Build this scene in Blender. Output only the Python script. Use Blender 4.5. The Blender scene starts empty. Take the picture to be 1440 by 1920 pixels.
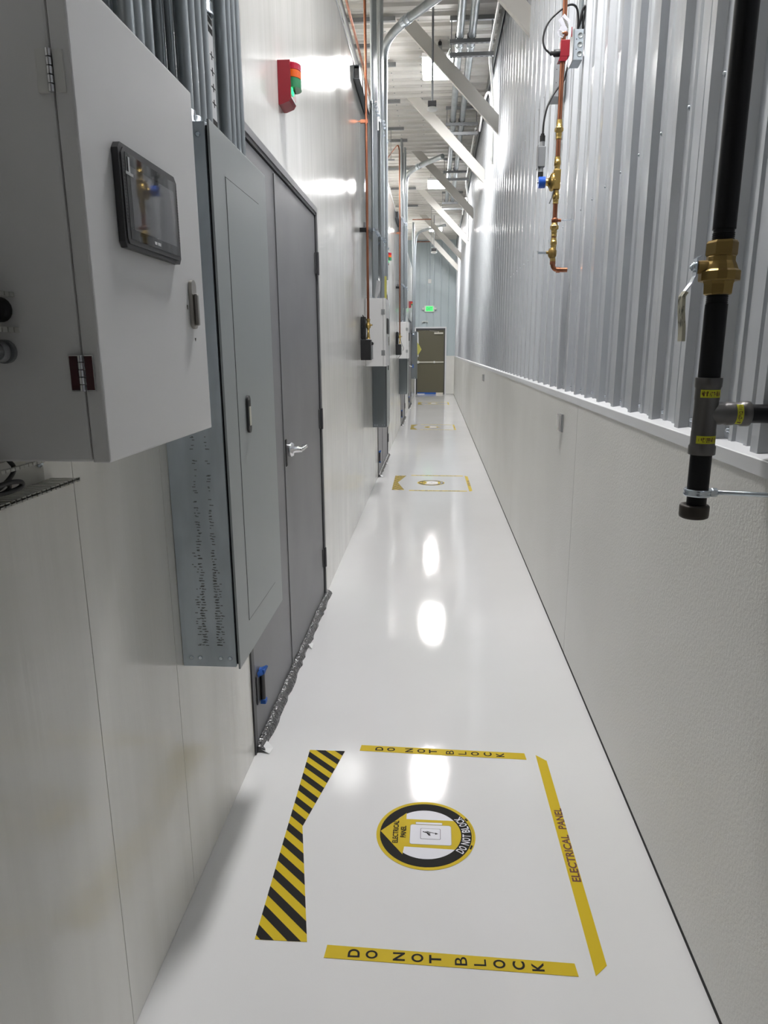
import bpy, bmesh, math, random
from mathutils import Vector, Matrix
random.seed(4)
PI = math.pi
C = bpy.context.scene.collection
sc = bpy.context.scene

# ------------------------------------------------------------------ camera, world, exposure
def camera():
    F = 1285.0; cx, cy = 720.0, 960.0
    vy = Vector((815-cx, -(655-cy), -F)).normalized()
    vz = -Vector((750-cx, -(6400-cy), -F))
    vz = (vz - vz.dot(vy)*vy).normalized()
    vx = vy.cross(vz)
    R = Matrix((vx, vy, vz))
    cd = bpy.data.cameras.new('camera'); co = bpy.data.objects.new('camera', cd); C.objects.link(co)
    cd.sensor_width = 36.0; cd.sensor_fit = 'AUTO'; cd.lens = F/1920*36
    cd.clip_start = 0.02; cd.clip_end = 200
    co.matrix_world = Matrix.Translation((0, 0, 1.5)) @ R.to_4x4()
    sc.camera = co
camera()
w = bpy.data.worlds.new('world'); sc.world = w; w.use_nodes = True
w.node_tree.nodes['Background'].inputs[0].default_value = (0.8, 0.85, 0.9, 1)
w.node_tree.nodes['Background'].inputs[1].default_value = 0.02
sc.view_settings.view_transform = 'Standard'
sc.view_settings.look = 'None'
sc.view_settings.gamma = 1
sc.view_settings.use_curve_mapping = False
sc.view_settings.exposure = 1.9
LAMP = 46.0          # radiance of the high-bay diffusers
try:
    sc.cycles.max_bounces = 14; sc.cycles.diffuse_bounces = 8; sc.cycles.glossy_bounces = 5
    sc.cycles.caustics_reflective = False; sc.cycles.caustics_refractive = False
    sc.cycles.sample_clamp_indirect = 6
except Exception:
    pass

XL, XR = -0.665, 0.665
ZC = 5.0
YE = 23.95

# ------------------------------------------------------------------ materials
def mat(name, col, rough=0.5, metal=0.0, spec=0.5, coat=0.0, ior=None, alpha=None):
    m = bpy.data.materials.new(name); m.use_nodes = True
    b = m.node_tree.nodes['Principled BSDF']
    b.inputs['Base Color'].default_value = (*col, 1)
    b.inputs['Roughness'].default_value = rough
    b.inputs['Metallic'].default_value = metal
    b.inputs['Specular IOR Level'].default_value = spec
    b.inputs['Coat Weight'].default_value = coat
    if ior: b.inputs['IOR'].default_value = ior
    return m
def N(m, t, **kw):
    n = m.node_tree.nodes.new(t)
    for k, v in kw.items():
        if k.startswith('i_'): n.inputs[k[2:].replace('_', ' ')].default_value = v
        else: setattr(n, k, v)
    return n
def L(m, a, b): m.node_tree.links.new(a, b)
def bsdf(m): return m.node_tree.nodes['Principled BSDF']
def coords(m, scale, kind='Object'):
    tc = N(m, 'ShaderNodeTexCoord'); mp = N(m, 'ShaderNodeMapping')
    mp.inputs['Scale'].default_value = scale
    L(m, tc.outputs[kind], mp.inputs['Vector']); return mp.outputs[0]
def noise_bump(m, scale=(1, 1, 1), nscale=10, strength=0.2, dist=0.002, detail=2):
    v = coords(m, scale); n = N(m, 'ShaderNodeTexNoise'); n.inputs['Scale'].default_value = nscale
    n.inputs['Detail'].default_value = detail
    L(m, v, n.inputs['Vector']); b = N(m, 'ShaderNodeBump')
    b.inputs['Strength'].default_value = strength; b.inputs['Distance'].default_value = dist
    L(m, n.outputs['Fac'], b.inputs['Height'])
    prev = bsdf(m).inputs['Normal']
    if prev.is_linked: L(m, prev.links[0].from_socket, b.inputs['Normal'])
    L(m, b.outputs[0], bsdf(m).inputs['Normal']); return n
def noise_col(m, c1, c2, scale=(1, 1, 1), nscale=5, lo=0.35, hi=0.65, detail=3):
    v = coords(m, scale); n = N(m, 'ShaderNodeTexNoise'); n.inputs['Scale'].default_value = nscale
    n.inputs['Detail'].default_value = detail
    L(m, v, n.inputs['Vector']); r = N(m, 'ShaderNodeValToRGB')
    r.color_ramp.elements[0].position = lo; r.color_ramp.elements[0].color = (*c1, 1)
    r.color_ramp.elements[1].position = hi; r.color_ramp.elements[1].color = (*c2, 1)
    L(m, n.outputs['Fac'], r.inputs[0]); L(m, r.outputs[0], bsdf(m).inputs['Base Color'])
    return r
def noise_rough(m, lo, hi, scale=(1, 1, 1), nscale=5):
    v = coords(m, scale); n = N(m, 'ShaderNodeTexNoise'); n.inputs['Scale'].default_value = nscale
    L(m, v, n.inputs['Vector']); r = N(m, 'ShaderNodeMapRange')
    r.inputs['From Min'].default_value = 0.3; r.inputs['From Max'].default_value = 0.7
    r.inputs['To Min'].default_value = lo; r.inputs['To Max'].default_value = hi
    L(m, n.outputs['Fac'], r.inputs['Value']); L(m, r.outputs[0], bsdf(m).inputs['Roughness'])
def emis(name, col, s, base=(0.8, 0.8, 0.8)):
    m = mat(name, base, 0.4); b = bsdf(m)
    b.inputs['Emission Color'].default_value = (*col, 1); b.inputs['Emission Strength'].default_value = s
    return m

M = {}
m = M['floor'] = mat('white_epoxy', (0.70, 0.70, 0.715), 0.05, spec=0.30)
noise_col(m, (0.69, 0.69, 0.695), (0.72, 0.72, 0.73), nscale=0.9); noise_bump(m, nscale=230, strength=0.045, dist=0.002, detail=1)
noise_bump(m, nscale=4.0, strength=0.06, dist=0.008); noise_rough(m, 0.045, 0.085, nscale=1.7)
m = M['frp'] = mat('gloss_wall_panel', (0.70, 0.69, 0.66), 0.2, spec=0.5)
noise_col(m, (0.69, 0.685, 0.65), (0.755, 0.75, 0.72), scale=(1, 5, 0.6), nscale=1.5)
noise_bump(m, scale=(1, 9, 0.25), nscale=2.6, strength=0.28, dist=0.0035, detail=3); noise_bump(m, scale=(1, 30, 0.3), nscale=3, strength=0.22, dist=0.0012, detail=3); noise_rough(m, 0.10, 0.20, nscale=2)
m = M['wain'] = mat('pebbled_wall_panel', (0.72, 0.71, 0.68), 0.42)
noise_bump(m, nscale=130, strength=0.45, dist=0.003, detail=2); noise_col(m, (0.68, 0.675, 0.645), (0.73, 0.725, 0.70), nscale=1.2)
m = M['siding'] = mat('silver_white_siding', (0.60, 0.625, 0.665), 0.20, 0.38, spec=0.6)
noise_bump(m, scale=(1, 10, 0.3), nscale=3, strength=0.22, dist=0.003)
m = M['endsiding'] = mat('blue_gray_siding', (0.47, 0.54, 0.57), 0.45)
m = M['deck'] = mat('cream_roof_deck', (0.70, 0.685, 0.65), 0.42)
noise_col(m, (0.57, 0.555, 0.52), (0.66, 0.65, 0.62), scale=(0.6, 3, 1), nscale=2)
M['trim'] = mat('white_trim', (0.72, 0.73, 0.75), 0.4)
M['dark'] = mat('dark_gap', (0.02, 0.02, 0.02), 0.8)
M['seam'] = mat('seam_gray', (0.16, 0.155, 0.145), 0.7)
m = M['doorgray'] = mat('gray_door_paint', (0.185, 0.185, 0.195), 0.42)
noise_col(m, (0.175, 0.175, 0.186), (0.198, 0.198, 0.208), nscale=3)
M['frame'] = mat('dark_gray_frame', (0.055, 0.055, 0.06), 0.45)
M['hinge'] = mat('gray_hinge', (0.07, 0.07, 0.075), 0.4, 0.3)
M['chrome'] = mat('satin_chrome', (0.75, 0.75, 0.77), 0.16, 1.0)
M['nickel'] = mat('brushed_nickel', (0.42, 0.40, 0.37), 0.3, 1.0)
M['blacksteel'] = mat('black_steel', (0.004, 0.004, 0.005), 0.45, spec=0.25)
m = M['galv'] = mat('galvanised_steel', (0.30, 0.34, 0.37), 0.42, 0.2)
noise_col(m, (0.46, 0.52, 0.57), (0.60, 0.665, 0.72), scale=(1, 1, 0.3), nscale=14)
m = M['emt'] = mat('galvanised_conduit', (0.40, 0.43, 0.45), 0.30, 0.85)
noise_col(m, (0.35, 0.385, 0.40), (0.44, 0.47, 0.49), scale=(1, 1, 0.2), nscale=8)
M['strut'] = mat('zinc_strut', (0.30, 0.31, 0.32), 0.38, 0.85)
M['zinc'] = mat('bright_zinc', (0.62, 0.68, 0.74), 0.22, 1.0)
M['panelgray'] = mat('light_gray_enamel', (0.32, 0.35, 0.355), 0.38)
m = M['panelside'] = mat('blue_gray_enamel', (0.15, 0.17, 0.185), 0.45)
M['cabinet'] = mat('white_powder_coat', (0.74, 0.74, 0.745), 0.42)
M['copper'] = mat('copper', (0.62, 0.24, 0.12), 0.28, 1.0)
noise_col(M['copper'], (0.26, 0.09, 0.05), (0.42, 0.18, 0.105), scale=(1, 1, 0.3), nscale=12)
M['brass'] = mat('brass', (0.50, 0.35, 0.12), 0.3, 1.0)
M['castbrass'] = mat('cast_brass', (0.30, 0.20, 0.065), 0.42, 0.8)
M['blackpl'] = mat('black_plastic', (0.012, 0.012, 0.013), 0.45)
M['bezel'] = mat('charcoal_plastic', (0.045, 0.045, 0.047), 0.5)
M['screen'] = mat('dark_glass', (0.085, 0.088, 0.095), 0.03, spec=0.5, ior=1.75)
M['screenrim'] = mat('screen_border', (0.02, 0.021, 0.023), 0.03, spec=0.5, ior=1.5)
M['red'] = mat('red_enamel', (0.28, 0.008, 0.02), 0.4)
M['redlens'] = mat('red_lens', (0.45, 0.01, 0.04), 0.2)
M['amber'] = mat('amber_lens', (0.75, 0.12, 0.01), 0.2)
M['greenlens'] = mat('green_lens', (0.03, 0.22, 0.09), 0.2)
M['greenled'] = emis('lit_green', (0.05, 1.0, 0.35), 0.45, (0, 0.2, 0.05))
M['yellow'] = mat('yellow_tape', (0.58, 0.42, 0.003), 0.5, spec=0.25)
M['ink'] = mat('black_ink', (0.012, 0.011, 0.010), 0.6, spec=0.15)
M['brownink'] = mat('brown_ink', (0.10, 0.02, 0.01), 0.45)
M['decalwhite'] = mat('white_vinyl', (0.66, 0.66, 0.72), 0.35)
M['decalline'] = mat('gray_outline', (0.28, 0.27, 0.22), 0.4)
M['white'] = mat('white_plastic', (0.72, 0.72, 0.70), 0.4)
M['ivory'] = mat('ivory_paint', (0.60, 0.58, 0.50), 0.5)
M['duct'] = mat('gray_wiring_duct', (0.42, 0.42, 0.39), 0.5)
M['brace'] = mat('primer_white_steel', (0.56, 0.545, 0.51), 0.45)
M['teegray'] = mat('dark_press_fitting', (0.13, 0.125, 0.12), 0.38, 0.7)
M['label'] = mat('lime_label', (0.60, 0.60, 0.02), 0.4)
M['cap'] = mat('rusty_black_iron', (0.035, 0.028, 0.022), 0.5, 0.3)
M['olive'] = mat('olive_door_paint', (0.115, 0.105, 0.068), 0.45)
M['bluetape'] = mat('blue_tape', (0.015, 0.10, 0.42), 0.6)
M['bluecap'] = mat('blue_plastic', (0.01, 0.10, 0.55), 0.35)
M['graymetal'] = mat('gray_alloy', (0.36, 0.37, 0.38), 0.4, 0.5)
M['paper'] = mat('white_paper', (0.72, 0.73, 0.74), 0.6)
M['yellowpaper'] = mat('yellow_paper', (0.55, 0.52, 0.12), 0.6)
M['wood'] = mat('pale_wood', (0.75, 0.70, 0.62), 0.6)
m = M['film'] = mat('plastic_wrapped_rubber', (0.05, 0.05, 0.055), 0.12, spec=0.9)
noise_bump(m, nscale=60, strength=0.9, dist=0.01)
M['lampbody'] = mat('lamp_housing', (0.7, 0.7, 0.7), 0.5)
M['lamp'] = emis('lit_diffuser', (1.0, 0.985, 0.97), LAMP)
M['exitgreen'] = emis('exit_face', (0.05, 0.9, 0.16), 0.24, (0.1, 0.6, 0.2))
M['exitletter'] = emis('exit_letters', (0.01, 0.5, 0.08), 0.12, (0.0, 0.3, 0.08))
m = M['rust'] = mat('scuffed_marks', (0.15, 0.16, 0.165), 0.6)

# ------------------------------------------------------------------ mesh building
def basis(d):
    d = Vector(d).normalized()
    a = Vector((0, 0, 1)) if abs(d.z) < 0.9 else Vector((1, 0, 0))
    u = d.cross(a).normalized(); v = d.cross(u).normalized()
    return u, v
class MB:
    def __init__(s, *mats): s.bm = bmesh.new(); s.mats = list(mats); s.mi = 0
    def use(s, m):
        if m not in s.mats: s.mats.append(m)
        s.mi = s.mats.index(m); return s
    def faces(s, vs, fs, smooth=False):
        bv = [s.bm.verts.new(v) for v in vs]
        for f in fs:
            try: fc = s.bm.faces.new([bv[i] for i in f])
            except ValueError: continue
            fc.material_index = s.mi; fc.smooth = smooth
        return s
    def box(s, x0, x1, y0, y1, z0, z1, bev=0.0):
        if bev <= 0:
            v = [(x, y, z) for x in (x0, x1) for y in (y0, y1) for z in (z0, z1)]
            return s.faces(v, [(0, 1, 3, 2), (4, 6, 7, 5), (0, 4, 5, 1), (2, 3, 7, 6), (0, 2, 6, 4), (1, 5, 7, 3)])
        b = bmesh.new(); bmesh.ops.create_cube(b, size=1)
        for q in b.verts:
            q.co = Vector(((x0+x1)/2+q.co.x*(x1-x0), (y0+y1)/2+q.co.y*(y1-y0), (z0+z1)/2+q.co.z*(z1-z0)))
        bmesh.ops.bevel(b, geom=b.edges[:], offset=bev, segments=2, affect='EDGES', profile=0.6)
        s.merge(b); return s
    def merge(s, b):
        b.verts.index_update()
        s.faces([q.co.copy() for q in b.verts], [[q.index for q in f.verts] for f in b.faces]); b.free()
    def prism(s, pts, axis, a0, a1):
        """polygon pts (2D) extruded along axis: 'x' pts=(y,z); 'y' pts=(x,z); 'z' pts=(x,y)"""
        def P(p, a): return {'x': (a, p[0], p[1]), 'y': (p[0], a, p[1]), 'z': (p[0], p[1], a)}[axis]
        n = len(pts)
        vs = [P(p, a0) for p in pts]+[P(p, a1) for p in pts]
        fs = [tuple(range(n))[::-1], tuple(range(n, 2*n))]+[(i, (i+1) % n, n+(i+1) % n, n+i) for i in range(n)]
        return s.faces(vs, fs)
    def lathe(s, p, d, prof, n=20, cap=True, sm=True):
        """profile [(t, r)] along direction d from p"""
        p = Vector(p); d = Vector(d).normalized(); u, v = basis(d); vs = []; fs = []
        for t, r in prof:
            for k in range(n):
                a = 2*PI*k/n; vs.append(p+d*t+(u*math.cos(a)+v*math.sin(a))*max(r, 1e-5))
        for i in range(len(prof)-1):
            for k in range(n): fs.append((i*n+k, i*n+(k+1) % n, (i+1)*n+(k+1) % n, (i+1)*n+k))
        s.faces(vs, fs, sm)
        if cap:
            s.faces(vs[:n], [tuple(range(n))]); s.faces(vs[-n:], [tuple(range(n))])
        return s
    def cyl(s, a, b, r, n=16, r2=None):
        a = Vector(a); b = Vector(b); l = (b-a).length
        return s.lathe(a, b-a, [(0, r), (l, r if r2 is None else r2)], n)
    def hexn(s, a, b, r): return s.cyl(a, b, r, 6) if False else s._hex(a, b, r)
    def _hex(s, a, b, r):
        a = Vector(a); b = Vector(b); l = (b-a).length; d = (b-a).normalized(); u, v = basis(d); c = l*0.15; vs = []
        for t, rr in ((0, r*.9), (c, r), (l-c, r), (l, r*.9)):
            for k in range(6):
                q = 2*PI*k/6+.3; vs.append(a+d*t+(u*math.cos(q)+v*math.sin(q))*rr)
        fs = [tuple(range(6)), tuple(range(18, 24))]
        for i in range(3):
            for k in range(6): fs.append((i*6+k, i*6+(k+1) % 6, i*6+6+(k+1) % 6, i*6+6+k))
        return s.faces(vs, fs)
    def tube(s, pts, r, n=12, smooth=0):
        P = [Vector(p) for p in pts]
        for _ in range(smooth):
            Q = [P[0]]
            for a, b in zip(P[:-1], P[1:]): Q += [a*.75+b*.25, a*.25+b*.75]
            P = Q+[P[-1]]
        u = None; vs = []; fs = []
        for i, p in enumerate(P):
            t = (P[min(i+1, len(P)-1)]-P[max(i-1, 0)]).normalized()
            if u is None: u = basis(t)[0]
            u = (u-t*u.dot(t)).normalized(); v = t.cross(u)
            for k in range(n):
                a = 2*PI*k/n; vs.append(p+(u*math.cos(a)+v*math.sin(a))*r)
        for i in range(len(P)-1):
            for k in range(n): fs.append((i*n+k, i*n+(k+1) % n, (i+1)*n+(k+1) % n, (i+1)*n+k))
        s.faces(vs, fs, True); s.faces(vs[:n], [tuple(range(n))]); s.faces(vs[-n:], [tuple(range(n))])
        return s
    def strip(s, pts, w0, w1, th):
        """flat bar following pts in the XZ plane, wide in y from w0 to w1"""
        n = len(pts); vs = []; fs = []
        for i, p in enumerate(pts):
            a = Vector(pts[max(i-1, 0)]); b = Vector(pts[min(i+1, n-1)]); t = (b-a).normalized(); q = Vector((-t.y, t.x))*th/2
            for y in (w0, w1): vs += [(p[0]+q.x, y, p[1]+q.y), (p[0]-q.x, y, p[1]-q.y)]
        for i in range(n-1):
            o = i*4; fs += [(o, o+2, o+6, o+4), (o+1, o+5, o+7, o+3), (o, o+4, o+5, o+1), (o+2, o+3, o+7, o+6)]
        fs += [(0, 1, 3, 2), (4*n-4, 4*n-2, 4*n-1, 4*n-3)]
        return s.faces(vs, fs)
    def mesh(s, name):
        bmesh.ops.recalc_face_normals(s.bm, faces=s.bm.faces[:])
        me = bpy.data.meshes.new(name); s.bm.to_mesh(me); s.bm.free()
        for m_ in s.mats: me.materials.append(m_)
        return me
    def build(s, name, parent=None, loc=(0, 0, 0)):
        """link as one object; its origin is moved to loc (world) relative to its parent"""
        me = s.mesh(name)
        o = bpy.data.objects.new(name, me); C.objects.link(o)
        if parent is not None: o.parent = parent
        base = wloc(parent) if parent is not None else Vector((0, 0, 0))
        if parent is None:
            me.transform(Matrix.Translation(-Vector(loc))); o.location = loc
        else:
            me.transform(Matrix.Translation(-base))
        return o
def wloc(o):
    v = Vector((0, 0, 0))
    while o is not None: v += o.location; o = o.parent
    return v
def tag(o, label, cat, group=None, kind=None):
    o['label'] = label; o['category'] = cat
    if group: o['group'] = group
    if kind: o['kind'] = kind
    return o
def thing(name, label, cat, loc, group=None):
    o = bpy.data.objects.new(name, None); C.objects.link(o); o.location = loc; o.empty_display_size = 0.05
    return tag(o, label, cat, group)
def struct(name, loc=None, mb=None):
    if mb is not None: o = mb.build(name, None, loc or (0, 0, 0))
    else:
        o = bpy.data.objects.new(name, None); C.objects.link(o); o.location = loc or (0, 0, 0)
    o['kind'] = 'structure'; return o
def kids(o): return [c for c in C.objects if c.parent == o]
def copy_tree(o, dloc, label=None, group=None, skip=()):
    ch = {}
    for c in C.objects:
        if c.parent: ch.setdefault(c.parent.name, []).append(c)
    r = o.copy(); C.objects.link(r); r.location = o.location+Vector(dloc)
    if label: r['label'] = label
    if group: r['group'] = group
    for c in ch.get(o.name, []):
        if c.name.split('.')[0] in skip: continue
        c2 = c.copy(); C.objects.link(c2); c2.parent = r
        for g in ch.get(c.name, []):
            g2 = g.copy(); C.objects.link(g2); g2.parent = c2
    return r

def text_mesh(body, w, h, bold=0.0, depth=0.0004):
    """flat lettering fitted to the box [-w/2,w/2] x [-h/2,h/2] in xy"""
    cu = bpy.data.curves.new('lettering', 'FONT'); cu.body = body; cu.size = 1; cu.offset = bold
    cu.extrude = 0; cu.resolution_u = 6
    ob = bpy.data.objects.new('tmp_text', cu); C.objects.link(ob)
    dg = bpy.context.evaluated_depsgraph_get(); dg.update()
    me = bpy.data.meshes.new_from_object(ob.evaluated_get(dg))
    bpy.data.objects.remove(ob); bpy.data.curves.remove(cu)
    xs = [v.co.x for v in me.vertices]; ys = [v.co.y for v in me.vertices]
    x0, x1, y0, y1 = min(xs), max(xs), min(ys), max(ys)
    pts = [((v.co.x-(x0+x1)/2)*w/max(x1-x0, 1e-6), (v.co.y-(y0+y1)/2)*h/max(y1-y0, 1e-6)) for v in me.vertices]
    fs = [list(p.vertices) for p in me.polygons]; bpy.data.meshes.remove(me)
    return pts, fs
TC = {}
def put_text(mb, body, w, h, M4, bold=0.0):
    """letters placed with a 4x4 matrix; local x = reading direction, y = up"""
    k = (body, bold)
    if k not in TC: TC[k] = text_mesh(body, 1, 1, bold)
    pts, fs = TC[k]
    mb.faces([M4 @ Vector((x*w, y*h, 0)) for x, y in pts], fs)
def frame4(o, u, v):
    u = Vector(u).normalized(); v = Vector(v).normalized(); n = u.cross(v)
    return Matrix(((u.x, v.x, n.x, o[0]), (u.y, v.y, n.y, o[1]), (u.z, v.z, n.z, o[2]), (0, 0, 0, 1)))

# ================================================================== STRUCTURE
f = MB(M['floor']); f.box(-0.70, 0.80, -2.2, YE+0.15, -0.12, 0); struct('floor', (0, 0, 0), f)

# profiled sheet: heights h(s) along s
def rib_profile(s0, s1, pitch, first, base, top, h, minor=True):
    pts = []
    k = math.floor((s0-first)/pitch)-1
    while first+k*pitch < s1+pitch:
        c = first+k*pitch
        pts += [(c-base, 0), (c-top, h), (c+top, h), (c+base, 0)]
        if minor:
            for q in (1/3, 2/3):
                m_ = c+pitch*q; pts += [(m_-.017, 0), (m_-.009, .0055), (m_+.009, .0055), (m_+.017, 0)]
        k += 1
    return [p for p in pts if s0 <= p[0] <= s1]
PITCH = 0.2405; RIB0 = 2.222
# right wall: ribbed siding over pebbled wainscot
wr = struct('wall_right', (0.70, 11, 0))
sd = MB(M['siding'])
pr = rib_profile(-2.2, YE, PITCH, RIB0, 0.032, 0.017, 0.0215)
vs = []; fs = []
for (s, h) in pr: vs += [(0.700-h, s, 1.272), (0.700-h, s, ZC+0.02)]
for i in range(len(pr)-1): fs.append((2*i, 2*i+2, 2*i+3, 2*i+1))
sd.faces(vs, fs)
n0 = len(vs)
sd.faces([(0.702, -2.2, 1.272), (0.702, YE, 1.272), (0.702, YE, ZC+.02), (0.702, -2.2, ZC+.02)], [(0, 1, 2, 3)])
sd.build('siding', wr)
sd = MB(M['siding'])
sd.box(0.703, 0.80, -2.2, YE+.15, 0, ZC+.05); sd.build('backing', wr)
seams = [-1.7, 0.77, 3.255, 5.82, 8.45, 11.0, 13.5, 16.0, 18.5, 21.0, YE]
for a, b in zip(seams[:-1], seams[1:]):
    q = MB(M['wain']); q.box(XR, 0.703, a+.003, b-.003, 0.013, 1.245, 0.0015); q.build('wainscot_panel', wr)
q = MB(M['wain']); q.box(XR, 0.703, -2.2, -1.7025, 0.007, 1.245); q.build('wainscot_panel', wr)
q = MB(M['seam'])
for a in seams[1:-1]: q.box(XR+.002, 0.703, a-.0025, a+.0025, 0.007, 1.245)
q.build('joint_strip', wr)
scr = MB(M['zinc']); scr.lathe((0, 0, 0), (-1, 0, 0), [(0, .0085), (.0015, .0085), (.002, .005), (.007, .0048), (.008, .003)], 8)
scr.use(M['seam']); scrm = scr.mesh('screw')
def screw(parent, x, y, z, rot=None):
    o = bpy.data.objects.new('screw', scrm); C.objects.link(o); o.parent = parent
    o.location = Vector((x, y, z))-wloc(parent)
    if rot: o.rotation_euler = rot
for k in range(-2, 16): screw(wr, 0.6995, RIB0-0.06+k*PITCH, 1.310)
for k in range(-3, 20): screw(wr, 0.6995, RIB0-0.06+k*PITCH, 2.149)
for k in range(4, 18): screw(wr, 0.6995, RIB0-0.06+k*PITCH, 3.10)
t = MB(M['trim'])
t.prism([(XR-.003, 1.245), (XR-.003, 1.277), (XR-.001, 1.279), (0.7005, 1.288), (0.7005, 1.268), (XR+.002, 1.262), (XR+.002, 1.245)], 'y', -2.2, YE)
struct('trim_1', (XR, 11, 1.25), t)

# left wall: glossy panels with fine joints, open above
DOORS = [2.284, 8.13, 13.87, 17.95]
DW, DH = 1.745, 2.262
wl = struct('wall_left', (XL, 11, 0))
ys = [-2.2]
joints = [-1.23, -0.01, 1.205, 1.612]
segs = []
cur = -2.2
for i, d in enumerate(DOORS):
    js = [j for j in ([-1.23, -0.01, 1.205, 1.612] if i == 0 else [])]
    if i > 0:
        y = cur+1.22
        while y < d-0.2: js.append(y); y += 1.22
    pts = [cur]+js+[d]
    for a, b in zip(pts[:-1], pts[1:]): segs.append((a, b, 0))
    segs.append((d, d+DW, DH)); cur = d+DW
y = cur
while y < YE-.05: segs.append((y, min(y+1.22, YE), 0)); y += 1.22
for a, b, z0 in segs:
    q = MB(M['frp']); q.box(XL-.012, XL, a+.0012, b-.0012, z0+.001, 3.70, 0.0006); q.build('wall_panel', wl)
q = MB(M['seam'])
for i, (a, b, z0) in enumerate(segs): q.box(-.78, XL-.006 if False else XL-.0122, a, b, z0+.001, 3.698)
q.build('framing', wl)
q = MB(M['trim']); q.box(-.80, XL+.004, -2.2, YE, 3.70, 3.725); q.build('top_cap', wl)
# adjoining rooms' flat lid beyond the left wall and its far wall
q = MB(M['deck']); q.box(-6.0, -.80, -2.2, YE, 3.60, 3.70); struct('ceiling', (-3.4, 11, 3.65), q)
q = MB(M['frp']); q.box(-6.1, -6.0, -2.2, YE, 3.6, ZC+.05); struct('wall_far_left', (-6.05, 11, 4.3), q)
# roof deck, ribbed across the corridor
rd = MB(M['deck'])
pr = rib_profile(-2.2, YE+.1, PITCH, 8.15-PITCH*5, 0.034, 0.015, 0.030)
vs = []; fs = []
for (s, h) in pr: vs += [(-6.1, s, ZC-h), (0.80, s, ZC-h)]
for i in range(len(pr)-1): fs.append((2*i, 2*i+2, 2*i+3, 2*i+1))
rd.faces(vs, fs); rd.box(-6.1, 0.8, -2.2, YE+.15, ZC+.002, ZC+.06)
cl = struct('ceiling', (0, 11, ZC), rd)
for k in range(0, 26):
    for x in (-.60, -.22):
        screw(cl, x, 6.6+k*PITCH, ZC-.001, (0, -PI/2, 0))
# eave strut where right wall meets the roof
q = MB(M['strut']); q.prism([(0.66, ZC-.035), (0.66, ZC-.20), (0.665, ZC-.20), (0.665, ZC-.045), (0.70, ZC-.045), (0.70, ZC-.035)], 'y', -2.2, YE)
struct('trim_2', (0.68, 11, 4.9), q)
# added dark wall behind the camera to hold back light, then the rear wall
q = MB(mat('dark_gray_light_block', (0.10, 0.10, 0.10), .6)); q.box(-.80, 0.699, -1.55, -1.4, 0.001, ZC-.032); struct('wall_back', (0, -1.47, 0), q)
q = MB(M['frp']); q.box(-6.1, 0.8, -2.35, -2.2, 0, ZC+.05); struct('wall_back', (0, -2.27, 0), q)
# end wall with the exit door opening
DX0, DX1 = -0.635, 0.348
ew = struct('wall_front', (0, YE, 0))
pr = rib_profile(-6.1, 0.70, 0.24, 0.43, 0.022, 0.012, 0.014, False)
q = MB(M['endsiding'])
def sheet(q, x0, x1, z0, z1):
    p2 = [(x0, 0)]+[p for p in pr if x0 < p[0] < x1]+[(x1, 0)]
    vs = []; fs = []
    for s, h in p2: vs += [(s, YE-h, z0), (s, YE-h, z1)]
    for i in range(len(p2)-1): fs.append((2*i, 2*i+2, 2*i+3, 2*i+1))
    q.faces(vs, fs)
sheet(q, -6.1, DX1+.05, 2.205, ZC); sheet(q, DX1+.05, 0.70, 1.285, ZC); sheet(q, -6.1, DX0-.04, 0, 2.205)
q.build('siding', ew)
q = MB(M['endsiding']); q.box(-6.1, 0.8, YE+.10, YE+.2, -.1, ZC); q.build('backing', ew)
q = MB(M['wain']); q.box(DX1+.05, 0.70, YE-.02, YE+.1, 0.007, 1.285, .002); q.build('wainscot_panel', ew)
q = MB(M['trim'])
q.box(DX0-.03, DX1+.045, YE-.022, YE+.09, 2.19, 2.235); q.box(DX1, DX1+.045, YE-.022, YE+.09, 0, 2.19); q.box(DX0-.04, DX0, YE-.022, YE+.09, 0, 2.19)
q.build('door_trim', ew)
q = MB(M['dark']); q.box(XR-.0005, 0.703, -2.2, YE, 0.0, 0.013); q.box(DX1+.06, 0.70, YE-.016, YE+.05, 0.0002, 0.0065)  # flush dark strip painted in for the shaded gap below the wainscot
struct('gap_shade_right', (0.68, 11, 0), q)

# ------------------------------------------------------------------ exit door (door_5)
d5 = struct('door_5', (-.14, YE, 0))
q = MB(M['frame']); q.box(DX0, DX0+.045, YE-.025, YE+.07, 0, 2.19); q.box(DX1-.03, DX1, YE-.025, YE+.07, 0, 2.19); q.box(DX0+.045, DX1-.03, YE-.025, YE+.07, 2.135, 2.19)
q.build('door_frame', d5)
q = MB(M['olive']); q.box(DX0+.048, DX1-.033, YE-.005, YE+.04, 0.05, 2.13, .002); q.build('door_leaf', d5)
q = MB(M['ivory']); q.box(-.55, .31, YE-.045, YE-.012, 1.055, 1.10, .006); pb = q.build('panic_bar', d5)
q = MB(M['white']); q.cyl((-.555, YE-.005, 1.078), (-.555, YE-.075, 1.078), .045, 16); q.build('latch_cover', pb)
q = MB(M['white']); q.box(-.035, .02, YE-.055, YE-.006, 1.045, 1.112, .004); q.build('bar_joint', pb)
q = MB(M['ivory']); q.box(-.02, .28, YE-.055, YE-.006, 2.0, 2.055, .006); dc = q.build('door_closer', d5)
q = MB(M['nickel']); q.strip([(.13, 2.075), (-.18, 2.115)], YE-.045, YE-.03, .012); q.cyl((.12, YE-.055, 2.07), (.12, YE-.02, 2.07), .02, 10); q.build('closer_arm', dc)
q = MB(M['wood']); q.box(.06, .30, YE-.05, YE+.03, .001, .055); q.build('wood_shim', d5)
q = MB(M['bluetape']); q.box(-.58, .06, YE-.012, YE-.008, .004, .06); q.build('blue_tape', d5)
q = MB(M['paper']); q.box(-.58, -.33, YE-.03, YE-.014, .001, .022); q.build('paper_strip', d5)

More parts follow.
